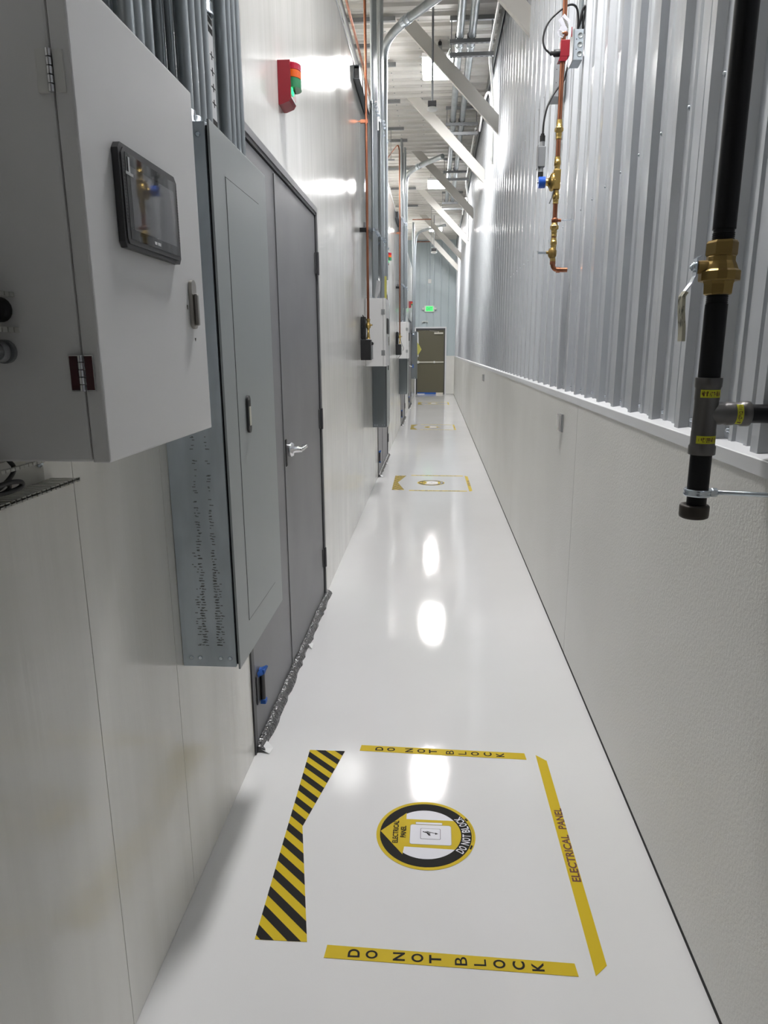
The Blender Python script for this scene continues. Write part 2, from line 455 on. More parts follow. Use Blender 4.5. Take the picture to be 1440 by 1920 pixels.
# exit sign, junction box with conduit, tray
es = thing('exit_sign', 'white exit sign with glowing green face above the olive door', 'exit sign', (-.19, YE, 2.70))
q = MB(M['white']); q.box(-.36, -.02, YE-.05, YE-.015, 2.715, 2.925, .012); q.build('housing', es)
q = MB(M['exitgreen']); q.box(-.31, -.07, YE-.056, YE-.049, 2.745, 2.90, .003); fc = q.build('lit_face', es)
q = MB(M['exitletter']); put_text(q, 'EXIT', .19, .10, frame4((-.19, YE-.0575, 2.815), (1, 0, 0), (0, 0, 1)), .02); q.build('lettering', fc)
for s in (-1, 1):
    q = MB(M['white']); x = -.19+s*.205
    q.lathe((x, YE-.085, 2.82), (0, 1, 0), [(0, .03), (.01, .042), (.04, .042), (.06, .02), (.07, .015)], 14); q.build('lamp_head', es)
jb = thing('junction_box', 'white square junction box on the end wall high above the exit sign', 'electrical box', (-.19, YE, 3.65))
q = MB(M['white']); q.box(-.245, -.135, YE-.06, YE-.014, 3.63, 3.76, .005); q.build('box_body', jb)
q = MB(M['galv'])
q.tube([(-.19, YE-.03, 2.93), (-.19, YE-.03, 3.63)], .011, 8); q.build('lower_conduit', jb)
q = MB(M['galv']); q.tube([(-.19, YE-.03, 3.76), (-.19, YE-.03, 4.5), (-.165, YE-.03, 4.7), (-.165, YE-.03, ZC-.03)], .011, 8, 2); q.build('upper_conduit', jb)
q = MB(M['white']); q.box(-.43, -.23, YE-.07, YE-.013, 2.395, 2.42, .004); q.box(-.43, -.40, YE-.07, YE-.013, 2.37, 2.395); q.box(-.26, -.23, YE-.07, YE-.013, 2.37, 2.395)
tag(q.build('wall_bracket', None, (-.33, YE, 2.4)), 'small white bracket on the end wall just above the olive door', 'bracket')

# ------------------------------------------------------------------ left doors
def left_door(i, y0, taped):
    d = struct('door_%d' % i, (XL, y0, 0)); y1 = y0+DW
    q = MB(M['frame'])
    q.prism([(-.78, 0), (XL+.006, 0), (XL+.006, DH), (-.78, DH)], 'y', y0, y0+.035)
    q.prism([(-.78, 0), (XL+.006, 0), (XL+.006, DH), (-.78, DH)], 'y', y1-.045, y1)
    q.box(-.78, XL+.006, y0, y1, DH-.045, DH)
    q.build('door_frame', d)
    q = MB(M['doorgray']); q.box(XL+.004, XL+.010, y1-.03, y1-.002, 0.002, DH-.002); q.box(XL+.004, XL+.010, y0+.03, y1-.03, DH-.03, DH-.002); q.build('frame_face', d)
    ym = y0+.735
    q = MB(M['doorgray']); q.box(XL-.045, XL, y0+.040, ym-.004, 0.014, DH-.05, .0012); nl = q.build('near_leaf', d)
    q = MB(M['doorgray']); q.box(XL-.045, XL, ym+.004, y1-.056, 0.014, DH-.05, .0012); fl = q.build('far_leaf', d)
    q = MB(M['doorgray']); q.box(XL, XL+.004, ym-.028, ym-.006, .02, DH-.06, .001); q.build('astragal', nl)
    q = MB(M['blacksteel']); q.box(XL+.001, XL+.007, ym-.012, ym+.016, .99, 1.11, .001); q.build('strike_plate', fl)
    # lever set
    h = MB(M['chrome']); z = 1.055; yk = ym+.075
    h.lathe((XL, yk, z), (1, 0, 0), [(0, .032), (.014, .034), (.016, .033), (.018, .030), (.024, .028), (.025, .014), (.058, .012), (.062, .011)], 24)
    h.tube([(XL+.052, yk, z), (XL+.060, yk+.012, z), (XL+.060, yk+.105, z)], .0095, 10, 2)
    h.box(XL+.044, XL+.066, yk+.095, yk+.115, z-.008, z+.010, .003)
    h.build('lever_handle', fl)
    for zz in (1.965, 1.11, .267):
        q = MB(M['hinge']); q.box(XL+.001, XL+.006, y1-.085, y1-.012, zz-.055, zz+.055, .001)
        q.cyl((XL+.012, y1-.048, zz-.06), (XL+.012, y1-.048, zz+.06), .0085, 10)
        q.build('hinge', fl)
    q = MB(M['hinge']); zz = .235; q.box(XL+.001, XL+.006, y0+.06, y0+.11, zz-.058, zz+.058, .001)
    q.cyl((XL+.014, y0+.112, zz-.058), (XL+.014, y0+.112, zz+.058), .0095, 10)
    hg = q.build('hinge', nl)
    if taped:
        q = MB(M['bluetape']); zt = zz+.068
        q.faces([(XL+.004, y0+.075, zt), (XL+.028, y0+.125, zt+.010), (XL+.030, y0+.145, zt-.004), (XL+.022, y0+.12, zt-.022), (XL+.024, y0+.10, zt-.016), (XL+.005, y0+.075, zt-.02),
                 (XL+.004, y0+.13, zt-.004)], [(0, 1, 6), (1, 2, 3, 4), (0, 1, 4, 5), (1, 6, 2)])
        q.box(XL+.002, XL+.026, y0+.098, y0+.124, zt-.018, zt+.002, .003)
        q.box(XL+.004, XL+.026, y0+.098, y0+.126, zz-.075, zz-.058, .003); q.build('blue_tape', nl)
    return d
for i, y in enumerate(DOORS): left_door(i+1, y, True)
# plastic-wrapped thresholds
def threshold(y0, label):
    t = thing('door_threshold', label, 'threshold', (XL, y0+.9, 0), 'wrapped door thresholds')
    q = MB(M['film']); rnd = random.Random(int(y0*10)); n = 40; a, b = y0+.02, y0+DW+.04; vs = []; fs = []
    for i in range(n+1):
        y = a+(b-a)*i/n; wd = .030+rnd.uniform(-.006, .006); hh = .030+rnd.uniform(-.004, .004)
        vs += [(XL+.002, y, 0.001), (XL+.002, y, hh), (XL+.018, y, hh-.004), (XL+wd, y, .010), (XL+wd+.004, y, 0.001)]
    for i in range(n):
        for k in range(4): fs.append((5*i+k, 5*i+k+1, 5*i+6+k, 5*i+5+k))
    fs += [(0, 1, 2, 3, 4), (5*n+4, 5*n+3, 5*n+2, 5*n+1, 5*n)]
    q.faces(vs, fs); q.build('wrapped_sweep', t)
    q = MB(M['paper']); q.faces([(XL+.02, a+.0, .012), (XL+.055, a-.012, .003), (XL+.06, a+.03, .004), (XL+.03, a+.05, .02)], [(0, 1, 2, 3)])
    q.build('loose_film', t)
    q = MB(M['paper']); q.faces([(XL+.03, a+.95, .020), (XL+.052, a+.93, .004), (XL+.05, a+.99, .012)], [(0, 1, 2)]); q.build('loose_film', t)
for y, l in zip(DOORS, ('black threshold wrapped in shiny plastic film under the nearest gray double door', 'dark wrapped threshold under the second gray double door down the hall',
                        'dark wrapped threshold under the third gray double door down the hall', 'dark wrapped threshold under the farthest gray double door')):
    threshold(y, l)

# ================================================================== ELECTRICAL PANELS (load centres)
Y0, Y1, Z0, Z1, XF = 1.652, 2.172, 0.672, 2.002, -0.507
lc = thing('electrical_panel', 'galvanised electrical panel with gray hinged door beside the nearest double door', 'electrical panel', (XL, 1.91, Z0), 'electrical panels along the left wall')
q = MB(M['galv']); q.box(XL+.001, XF-.012, Y0+.004, Y1-.004, Z0+.003, Z1-.003, .0015); can = q.build('enclosure', lc)
q = MB(M['blacksteel']); q.box(XF-.0121, XF-.0055, Y0+.010, Y1-.010, Z0+.010, Z1-.010); q.build('gasket', can)  # black layer put in for the gap shadow between can and cover
q = MB(M['panelgray']); q.box(XF-.0055, XF, Y0, Y1, Z0, Z1, .001); cov = q.build('cover', lc)
q = MB(M['dark'])
a, b, c, d = 1.756, 2.077, .768, 1.907; e = .0012; xx = XF+.0003
for (p0, p1, r0, r1) in ((a, a+e*2, c, d), (b-e*2, b, c, d), (a, b, c, c+e*1.6), (a, b, d-e*1.6, d)): q.box(XF-.001, xx, p0, p1, r0, r1)
q.build('door_gap', cov)
q = MB(M['panelgray']); q.box(XF-.001, XF+.001, a+e*2, b-e*2, c+e*1.6, d-e*1.6, .0006); pd = q.build('panel_door', lc)
q = MB(M['bezel']); pts = []
for k in range(24):
    an = 2*PI*k/24; pts.append((1.846+.0145*math.cos(an), 1.331+.0145*math.sin(an)+(.036 if math.sin(an) > 0 else -.036)))
q.prism(pts, 'x', XF+.0005, XF+.0075); lt = q.build('latch', pd)
q = MB(M['blackpl']); q.box(XF+.007, XF+.0082, 1.838, 1.855, 1.352, 1.370); q.use(M['ivory']); q.box(XF+.007, XF+.0092, 1.838, 1.855, 1.300, 1.352, .001); q.build('latch_slide', lt)
for (x, z) in ((-.640, .70), (-.616, .70), (-.560, .70), (-.535, .70), (-.535, 1.972)):
    q = MB(M['zinc']); q.lathe((x, Y0+.004, z), (0, -1, 0), [(0, .0062), (.002, .0062), (.004, .004)], 10); q.build('side_screw', can)
q = MB(M['rust']); rnd = random.Random(3)
for cx_, wd, zt in ((-.606, .016, 1.0), (-.556, .013, .98), (-.60, .006, 1.35), (-.565, .004, 1.30)):
    z = .735
    while z < zt:
        for _ in range(3):
          if rnd.random() < .85 - (z-.735)/(zt-.735)*.7:
            x0 = cx_+rnd.uniform(-wd, wd*.5); z2 = z+rnd.uniform(0, .003); q.box(x0, x0+rnd.uniform(.003, .010), Y0+.0036, Y0+.0041, z2, z2+.0018)
        z += .0075
q.build('scuff_marks', can)
SP = 5.83
LC2 = copy_tree(lc, (0, SP-.02, 0), 'second gray electrical panel down the hall, tall and flat, below the second white cabinet', skip=('scuff_marks',))
LC3 = copy_tree(lc, (0, SP*2-.16, 0), 'third gray electrical panel down the hall, below the third white cabinet', skip=('scuff_marks',))
LC4 = copy_tree(lc, (0, 18.55, 0), 'farthest gray electrical panel, blue tape on its side, just before the olive door', skip=('scuff_marks',))
# later panels have painted gray sides
for r in (LC2, LC3, LC4):
    for c_ in kids(r):
        if c_.name.startswith('enclosure'):
            me = c_.data.copy(); me.materials.clear(); me.materials.append(M['panelside']); c_.data = me
for dz0, dz1 in ((1.90, 2.02), (.98, 1.08)):
    q = MB(M['bluetape']); q.box(XL+.03, XL+.062, 20.195, 20.205, dz0, dz1); q.build('blue_tape', LC4)
pf = thing('paper_sheets', 'white and yellow sheets hanging on the front of the farthest gray panel', 'papers', (-.50, 20.3, 1.3))
q = MB(M['paper']); q.faces([(-.502, 20.22, 1.98), (-.47, 20.24, 1.98), (-.455, 20.24, 1.6), (-.462, 20.24, 1.3), (-.49, 20.22, 1.28)], [(0, 1, 2, 3, 4)]); q.build('white_sheet', pf)
q = MB(M['yellowpaper']); q.faces([(-.50, 20.2, 1.70), (-.44, 20.2, 1.62), (-.375, 20.21, 1.50), (-.45, 20.2, 1.38), (-.49, 20.2, 1.34)], [(0, 1, 2, 3, 4)]); q.build('yellow_sheet', pf)

# ================================================================== CONTROL CABINETS
CX = -.467; CY0, CY1, CZ0, CZ1 = .953, 1.418, 1.343, 1.975
cb = thing('control_cabinet', 'large white control cabinet with a touchscreen, nearest, at the top left', 'control cabinet', (XL, 1.18, CZ0), 'white control cabinets along the left wall')
q = MB(M['cabinet']); q.box(XL+.001, -.4945, CY0, CY1, CZ0, CZ1, .004); body = q.build('cabinet_body', cb)
q = MB(M['blackpl']); q.box(-.4946, -.4925, CY0+.004, CY1-.004, CZ0+.004, CZ1-.004); q.build('door_gasket', body)
q = MB(M['cabinet']); q.box(-.4925, CX, CY0-.001, CY1+.001, CZ0-.001, CZ1+.001, .003); cdr = q.build('cabinet_door', cb)
for zc, red in ((1.849, 0), (1.470, 1)):
    q = MB(M['white'] if not red else M['chrome']); q.box(-.512, -.4965, CY0-.006 if not red else CY0-.004, CY0-.0005, zc-.025, zc+.025, .001); q.box(-.490, -.476, CY0-.004, CY0-.0005, zc-.025, zc+.025, .001)
    if red:
        q.use(mat('painted_red_reflection', (0.045, 0.003, 0.007), .25)); q.box(-.5105, -.498, CY0-.0046, CY0-.003, zc-.0235, zc+.0235); q.box(-.4885, -.4775, CY0-.0046, CY0-.003, zc-.0235, zc+.0235)  # red reflection on the hinge plates, painted as dark red colour
    q.use(M['chrome'])
    for k in range(5):
        q.cyl((-.4935, CY0-.006, zc-.025+k*.0102), (-.4935, CY0-.006, zc-.0162+k*.0102), .0038, 10)
    q.build('hinge', cb)
# touch screen
ts = MB(M['bezel']); a0, a1, b0, b1 = 1.046, 1.275, 1.650, 1.797
pts = [(a0+.006, b0), (a1-.008, b0), (a1, b0+.010), (a1, b1-.012), (a1-.010, b1-.003), (a0+.008, b1-.003), (a0, b1-.012), (a0, b0+.008)]
ts.prism(pts, 'x', CX+.0005, -.4565)
def inset(p, k):
    cy = (a0+a1)/2; cz = (b0+b1)/2; return [(cy+(y-cy)*(1-k/abs(a1-a0)*2), cz+(z-cz)*(1-k/abs(b1-b0)*2)) for y, z in p]
ts.prism(inset(pts, .006), 'x', -.4565, -.4545)
scn = ts.build('touchscreen', cdr)
q = MB(M['screenrim']); q.box(-.4546, -.4539, a0+.017, a1-.014, b0+.013, b1-.014, .0002); sg = q.build('screen_glass', scn)
q = MB(M['screen']); q.box(-.4542, -.4537, a0+.030, a1-.022, b0+.028, b1-.030, .0001); q.build('display_area', scn)
q = MB(M['blackpl'])
for k in range(20):
    z = b0+.035+k*.0045; q.box(-.4555, -.4542, a0+.010, a0+.015, z, z+.0022); q.box(-.4555, -.4542, a1-.010, a1-.006, z, z+.0022)
q.build('vent_slots', scn)
q = MB(M['graymetal']); q.box(-.4536, -.4532, 1.070, 1.076, 1.757, 1.778); q.box(-.4536, -.4532, 1.060, 1.086, 1.753, 1.757); q.build('clear_sticker', scn)
q = MB(M['paper'])
for k, (yy, wd) in enumerate(((1.150, .010), (1.163, .013))): q.box(-.4536, -.4533, yy, yy+wd, 1.668, 1.6725)
q.build('maker_mark', scn)
# swing handle
q = MB(M['nickel']); pts = []
for k in range(28):
    an = 2*PI*k/28; pts.append((1.343+.013*math.cos(an), 1.586+.013*math.sin(an)+(.032 if math.sin(an) > 0 else -.032)))
q.prism(pts, 'x', CX+.0005, CX+.007); hp = q.build('handle_plate', cdr)
q = MB(M['nickel']); q.box(CX+.007, CX+.014, 1.338, 1.349, 1.547, 1.606, .003); q.build('swing_handle', hp)
q = MB(M['ink'])
q.prism([(1.349, 1.524), (1.355, 1.524), (1.352, 1.518)], 'x', CX+.0002, CX+.0008); q.prism([(1.318, 1.584), (1.320, 1.584), (1.321, 1.576), (1.319, 1.576)], 'x', CX+.0002, CX+.0008); q.build('lock_marks', cdr)
# plugs in the side
q = MB(M['blackpl']); q.lathe((-.603, CY0-.001, 1.557), (0, -1, 0), [(0, .017), (.006, .017), (.012, .014)], 18)
q.build('cable_plug', cb)
# conduit connector on the side of the nearest cabinet only
el = thing('conduit_connector', 'gray metal conduit fitting with locknut on the side of the nearest white cabinet', 'conduit fitting', (-.595, CY0, 1.507))
q = MB(M['strut']); q.cyl((-.602, CY0-.002, 1.500), (-.602, CY0-.010, 1.500), .0165, 20); q.build('locknut', el)
q = MB(M['strut']); q.lathe((-.602, CY0-.010, 1.500), (0, -1, 0), [(0, .011), (.004, .0145), (.010, .0145), (.014, .012)], 20); q.build('collar', el)
q = MB(M['strut']); q.tube([(-.602, CY0-.022, 1.500), (-.602, CY0-.036, 1.500), (-.614, CY0-.048, 1.500), (-.655, CY0-.05, 1.500)], .0105, 14, 2); q.build('elbow_body', el)

def duct(label, x0, x1, y0, y1, z0, z1, comb_low):
    t = thing('wiring_duct', label, 'wiring duct', ((x0+x1)/2, (y0+y1)/2, z0), None)
    q = MB(M['duct']); q.box(x0, x0+.003, y0, y1-(.0 if not comb_low else .03), z0+.003, z1); q.build('back_plate', t)
    q = MB(M['duct']); y = y0
    while y < y1:
        if comb_low: q.box(x0, x1, y, y+.009, z0, z0+.0025); q.box(x1-.0025, x1, y, y+.0095, z0-.003, z0+.004)
        else: q.box(x1-.018, x1, y, y+.0110, z0-.001, z0+.006)
        y += .0135
    q.build('lower_fingers', t)
    q = MB(M['duct']); y = y0
    while y < y1-(.11 if comb_low else 0):
        q.box(x1-.016, x1, y, y+.0098, z1-.006, z1, .0008) if not comb_low else q.box(x1-.006, x1, y, y+.0098, z1-.005, z1, .0008)
        y += .0115
    q.build('upper_fingers', t)
    return t
duct('gray slotted wiring duct full of black cables below the nearest white cabinet', -.664, -.614, .45, 1.136, 1.283, 1.334, True)
duct('short slotted wiring duct at the left edge beside the cabinet hinge side', -.655, -.580, .55, .951, 1.527, 1.580, False)
q = MB(M['zinc']); q.lathe((-.661, 1.095, 1.318), (1, 0, 0), [(0, .008), (.002, .008), (.003, .005), (.006, .004)], 12)
tag(q.build('mounting_screw', None, (-.661, 1.095, 1.318)), 'bright pan-head screw at the end of the wiring duct', 'screw')
rnd = random.Random(7)
def cable(pts, r, label, grp='black cables in the wiring duct'):
    q = MB(M['blackpl']); q.tube(pts, r, 8, 3); tag(q.build('cable', None, pts[0]), label, 'cable', grp)
cl_ = 'black cable coiled in the slotted wiring duct at the left edge'
cable([(-.635, .97, 1.345), (-.630, .985, 1.325), (-.632, .93, 1.300), (-.64, .86, 1.293), (-.64, .6, 1.292)], .0035, 'thin black cable dropping from the cabinet into the wiring duct in a curve', None)
cable([(-.640, .90, 1.345), (-.636, .895, 1.32), (-.630, .87, 1.296), (-.63, .80, 1.290), (-.63, .6, 1.290)], .0085, 'thick black cable dropping from the cabinet into the wiring duct', None)
for k in range(6):
    y0 = .78+k*.022; x = -.645+.006*(k % 3)
    cable([(x, .55, 1.290+.004*(k % 2)), (x+.004, y0, 1.290+.005*(k % 3)), (x+.010, y0+.085, 1.297), (x+.014, y0+.09, 1.310), (x+.006, y0+.05, 1.313), (x+.004, y0-.05, 1.300), (x, .58, 1.300)], .003+.0008*(k % 2), cl_)

# module 2 and 3 cabinets
cb2 = copy_tree(cb, (0, SP-.02, 0), 'second white control cabinet down the hall, with brass valve and black box beside it')
cb3 = copy_tree(cb, (0, SP*2-.08, 0), 'third white control cabinet, farther down the hall, small in view')

for r in (cb2, cb3):
    for c_ in kids(r):
        if c_.name.startswith('hinge'):
            me = c_.data.copy(); n_ = len(me.materials); me.materials.clear()
            for _ in range(n_): me.materials.append(M['graymetal'])
            c_.data = me
# ------------------------------------------------------------------ black solenoid boxes with copper drop pipes (modules 2 and 3)
PX, PY = -.598, 6.36
bb = thing('dark_control_box', 'tall matte black box with a gray bracket beside the second white cabinet', 'equipment box', (-.62, PY, 1.41), 'black boxes at the foot of the copper pipes')
q = MB(M['blackpl']); q.box(XL+.001, -.574, PY-.05, PY+.07, 1.408, 1.588, .003); q.build('box_body', bb)
q = MB(M['graymetal']); q.box(-.574, -.562, PY+.0, PY+.06, 1.415, 1.535, .002); q.build('side_bracket', bb)
q = MB(M['blackpl']); q.box(XL+.002, -.621, PY-.02, PY+.06, 1.588, 1.79, .008); q.build('coil_housing', bb)
q = MB(M['blackpl']); q.tube([(-.65, PY-.03, 1.60), (-.65, PY-.04, 1.68), (-.63, PY-.05, 1.72), (-.63, PY-.04, 1.78), (-.645, PY-.03, 1.80)], .005, 8, 2)
q.tube([(-.66, PY-.03, 1.60), (-.655, PY-.045, 1.70), (-.64, PY-.05, 1.70), (-.64, PY-.045, 1.62)], .004, 8, 2); q.build('cable_loop', bb)
cp = thing('copper_pipe', 'long copper drop pipe with brass valve in front of the second white cabinet', 'pipe', (PX, PY, 1.59), 'copper drop pipes on the left wall')
q = MB(M['copper']); q.tube([(PX, PY, 1.76), (PX, PY, 4.60), (PX-.02, PY+.02, 4.70), (PX-.05, PY+.08, 4.72), (-.87, PY+.9, 4.72)], .0115, 12, 1); q.build('pipe_run', cp)
q = MB(M['brass']); q.lathe((PX, PY, 1.595), (0, 0, 1), [(0, .018), (.012, .018), (.013, .014), (.04, .014), (.041, .011), (.09, .011)], 12)
q.lathe((PX, PY, 1.68), (0, 0, 1), [(0, .012), (.01, .015), (.012, .021), (.05, .021), (.052, .015), (.075, .015), (.076, .018), (.09, .018)], 12)
q.cyl((PX+.015, PY, 1.715), (PX+.035, PY, 1.715), .008, 10); vb = q.build('brass_valve', cp)
q = MB(M['chrome']); q.box(PX+.033, PX+.040, PY-.01, PY+.03, 1.710, 1.722, .001); q.build('valve_lever', vb)
q = MB(M['copper']); q.box(PX-.05, PX+.016, PY-.01, PY+.01, 3.36, 3.39, .003); q.box(XL+.001, PX-.05, PY-.006, PY+.006, 3.37, 3.38); q.build('pipe_clamp', cp)
q = MB(M['blacksteel']); q.box(XL+.001, PX-.01, PY-.012, PY+.012, 2.50, 2.535, .002); q.build('wall_standoff', cp)
bb3 = copy_tree(bb, (0, SP-.1, 0), 'black box beside the third white cabinet, a loose cable hanging below it')
cp3 = copy_tree(cp, (0, SP-.1, 0), 'thin copper drop pipe in front of the third white cabinet')
q = MB(M['blackpl']); q.tube([(-.60, 12.09, 1.75), (-.57, 12.1, 1.60), (-.53, 12.12, 1.52), (-.545, 12.1, 1.48)], .004, 6, 2); q.tube([(-.57, 12.05, 1.43), (-.60, 12.0, 1.38), (-.63, 11.9, 1.34)], .004, 6, 2); q.build('loose_cable', bb3)

# ------------------------------------------------------------------ conduits
def conduit(x, y, z0, z1, r, label, grp, top=None, name='conduit'):
    q = MB(M['emt']); pts = [(x, y, z0), (x, y, z1)]+(top or [])
    q.tube(pts, r, 12, 2 if top else 0); o = q.build(name, None, (x, y, z0))
    q = MB(M['zinc']); q.lathe((x, y, z0-.001), (0, 0, 1), [(0, r+.006), (.005, r+.006), (.006, r+.003), (.028, r+.003), (.030, r)], 12); q.build('connector', o)
    tag(o, label, 'conduit', grp); return o
bundle = []
gl1 = 'gray steel conduit rising from the top of the nearest electrical panel'
gl2 = 'gray steel conduit rising behind the nearest white cabinet'
for k, y in enumerate((1.44, 1.485, 1.535)):
    bundle.append(conduit(-.590, y, 1.60, ZC-.03, .0148, gl2, 'conduits behind the nearest white cabinet'))
for k, y in enumerate((1.462, 1.512, 1.585, 1.63)):
    bundle.append(conduit(-.640, y, 1.50, ZC-.03, .0148, gl2, 'conduits behind the nearest white cabinet'))
for k, y in enumerate((1.685, 1.732, 1.780, 1.828)):
    bundle.append(conduit(-.565, y, Z1, ZC-.03, .0150, gl1, 'conduits on the nearest electrical panel'))
for y in (1.99, 2.037, 2.084, 2.131):
    bundle.append(conduit(-.565, y, Z1, ZC-.03, .0150, gl1, 'conduits on the nearest electrical panel'))
for y in (1.70, 1.76, 1.82, 1.90, 1.96, 2.02, 2.08, 2.14):
    bundle.append(conduit(-.625, y, Z1, ZC-.03, .0148, 'gray steel conduit in the back row above the nearest electrical panel', 'back row of conduits above the nearest panel'))
sh = conduit(-.570, 1.878, 2.30, ZC-.03, .0150, 'gray conduit ending short in a black and white tag above the nearest panel', None)
q = MB(M['paper']); q.box(-.566, -.562, 1.866, 1.905, 2.05, 2.30, .0005); lp = q.build('marker_tag', sh)
q = MB(M['ink'])
for zz in (2.262, 2.283): 
    for yy in (1.868, 1.880, 1.892): q.box(-.5622, -.5614, yy, yy+.009, zz, zz+.014)
for k in range(4):
    zz = 2.105+k*.036; q.box(-.5622, -.5614, 1.872, 1.900, zz, zz+.0022); q.box(-.5622, -.5614, 1.884, 1.888, zz-.008, zz+.010)
for yy in (1.869, 1.878, 1.887, 1.896): q.box(-.5622, -.5614, yy, yy+.006, 2.056, 2.068)
q.build('tag_print', lp)
q = MB(M['zinc']); q.box(-.640, -.63, 1.66, 1.70, Z1+.002, Z1+.012); q.cyl((-.575, 1.668, Z1), (-.575, 1.668, Z1+.030), .012, 10); q.cyl((-.575, 1.668, Z1+.03), (-.56, 1.668, Z1+.036), .007, 8)
tag(q.build('grounding_bushing', None, (-.575, 1.668, Z1)), 'small bright metal bushing on the near corner of the electrical panel top', 'fitting')

def bundle2(off, ordinal, big):
    g = 'conduits above the %s electrical panel' % ordinal
    lab = 'gray steel conduit in the tight row above the %s white cabinet and panel' % ordinal
    rows = [(-.600, 7.00), (-.600, 7.12), (-.600, 7.24), (-.600, 7.36), (-.565, 7.55), (-.565, 7.66), (-.565, 7.77)]
    for x, y in rows:
        conduit(x, y+off, 1.975 if y < 7.3 else 2.0, ZC-.03, .0165, lab, g)
    for y in (7.90, 8.02):
        conduit(-.605, y+off, 2.28, ZC-.03, .024, 'thick gray conduit at the far side of the row above the %s gray double door' % ordinal, g+' far side')
    # unistrut supports with clamps
    for zz, a, b in ((2.62, 6.72, 8.35), (3.72, 6.95, 8.35)):
        t = thing('strut_support', 'zinc strut with conduit clamps at %s height behind the %s row of conduits' % ('lower' if zz < 3 else 'upper', ordinal), 'pipe support', (XL, 7.5+off, zz))
        q = MB(M['strut']); q.box(XL+.001, XL+.034, a+off, b+off, zz-.02, zz+.02, .001); q.build('strut_channel', t)
        for (x, y) in rows+[(-.605, 7.90), (-.605, 8.02), (-.583, 8.27)]:
            q = MB(M['zinc']); rr = .021 if y < 7.85 else .029
            q.lathe((x, y+off, zz-.014), (0, 0, 1), [(0, rr), (.028, rr)], 12); q.box(x+rr-.004, x+rr+.022, y+off-.006, y+off+.006, zz-.010, zz+.010, .001)
            q.cyl((x+rr+.012, y+off-.018, zz), (x+rr+.012, y+off+.018, zz), .005, 6)
            q.build('clamp', t)
    # big conduit sweeping over to the ceiling run
    q = MB(M['emt']); zt = 4.72
    q.tube([(-.583, 8.27+off, 2.28), (-.583, 8.27+off, 4.35), (-.583, 8.27+off, 4.66), (-.42, 8.02+off, 4.74), (-.05, 7.55+off, 4.76), (.10, 7.36+off, 4.765)], .043, 16, 2)
    o = q.build('large_conduit', None, (-.6, 8.27+off, 2.3))
    tag(o, big, 'conduit')
    q = MB(M['zinc']); a = Vector((-.36, 7.945+off, 4.745)); b = Vector((-.22, 7.766+off, 4.752)); d = (b-a).normalized()
    q.cyl(a, a+d*.06, .048, 16); q.cyl(a+d*.09, a+d*.13, .048, 16)
    for k in range(5): q.cyl(a+d*(.01+.025*k)+Vector((0, 0, -.045)), a+d*(.01+.025*k)+Vector((0, 0, -.060)), .006, 6)
    q.build('coupling', o)
bundle2(0.0, 'second', 'large gray conduit sweeping from the left wall across to the ceiling, nearest')
bundle2(5.70, 'third', 'large gray conduit sweeping across under the ceiling, farther down the hall')
q = MB(M['emt'])
for k in range(3): pass
q.bm.free()
for k in range(3):
    conduit(-.60, 19.3+k*.22, 1.9, 4.75, .03, 'pale steel conduit in the farthest row beside the end wall', 'farthest conduits by the end wall')
q = MB(M['emt']); q.tube([(-.585, 20.0, 2.1), (-.585, 20.0, 4.35), (-.50, 20.0, 4.62), (-.2, 19.9, 4.68), (.25, 19.6, 4.72)], .035, 12, 2)
tag(q.build('large_conduit', None, (-.585, 20, 2.1)), 'pale conduit arching across near the end wall, farthest', 'conduit')

# loose sheet and yellow folder on top of cabinet 2
q = MB(M['paper']); q.faces([(-.555, 6.80, 2.14), (-.522, 6.86, 2.135), (-.526, 6.86, 2.05), (-.558, 6.86, 1.98), (-.575, 6.80, 1.98)], [(0, 1, 2, 3, 4)])
bmesh.ops.solidify(q.bm, geom=q.bm.faces[:], thickness=.001)
tag(q.build('curved_sheet', None, (-.55, 6.83, 1.98)), 'curved white sheet standing on top of the second white cabinet', 'sheet')
q = MB(M['yellowpaper']); q.box(-.492, -.472, 6.95, 6.985, 1.98, 2.19, .003)
tag(q.build('yellow_folder', None, (-.48, 6.97, 1.98)), 'narrow yellow folder standing on top of the second white cabinet', 'folder')

# wireway stubs on top of left wall
for off, lab in ((0, 'gray metal wireway stub with dark open end at the top of the left wall'), (5.9, 'small gray wireway stub farther along the top of the left wall')):
    q = MB(M['panelside']); y0 = 6.02+off
    for (x0, x1, z0, z1) in ((XL+.001, XL+.05, 3.58, 3.585), (XL+.001, XL+.05, 3.675, 3.68), (XL+.001, XL+.006, 3.58, 3.68), (XL+.045, XL+.05, 3.58, 3.68)): q.box(x0, x1, y0, y0+.85, z0, z1)
    o = q.build('wireway', None, (XL, y0, 3.6)); tag(o, lab, 'wireway')
    q = MB(M['blackpl']); q.box(XL+.007, XL+.044, y0+.03, y0+.84, 3.586, 3.674); q.build('dark_interior', o)

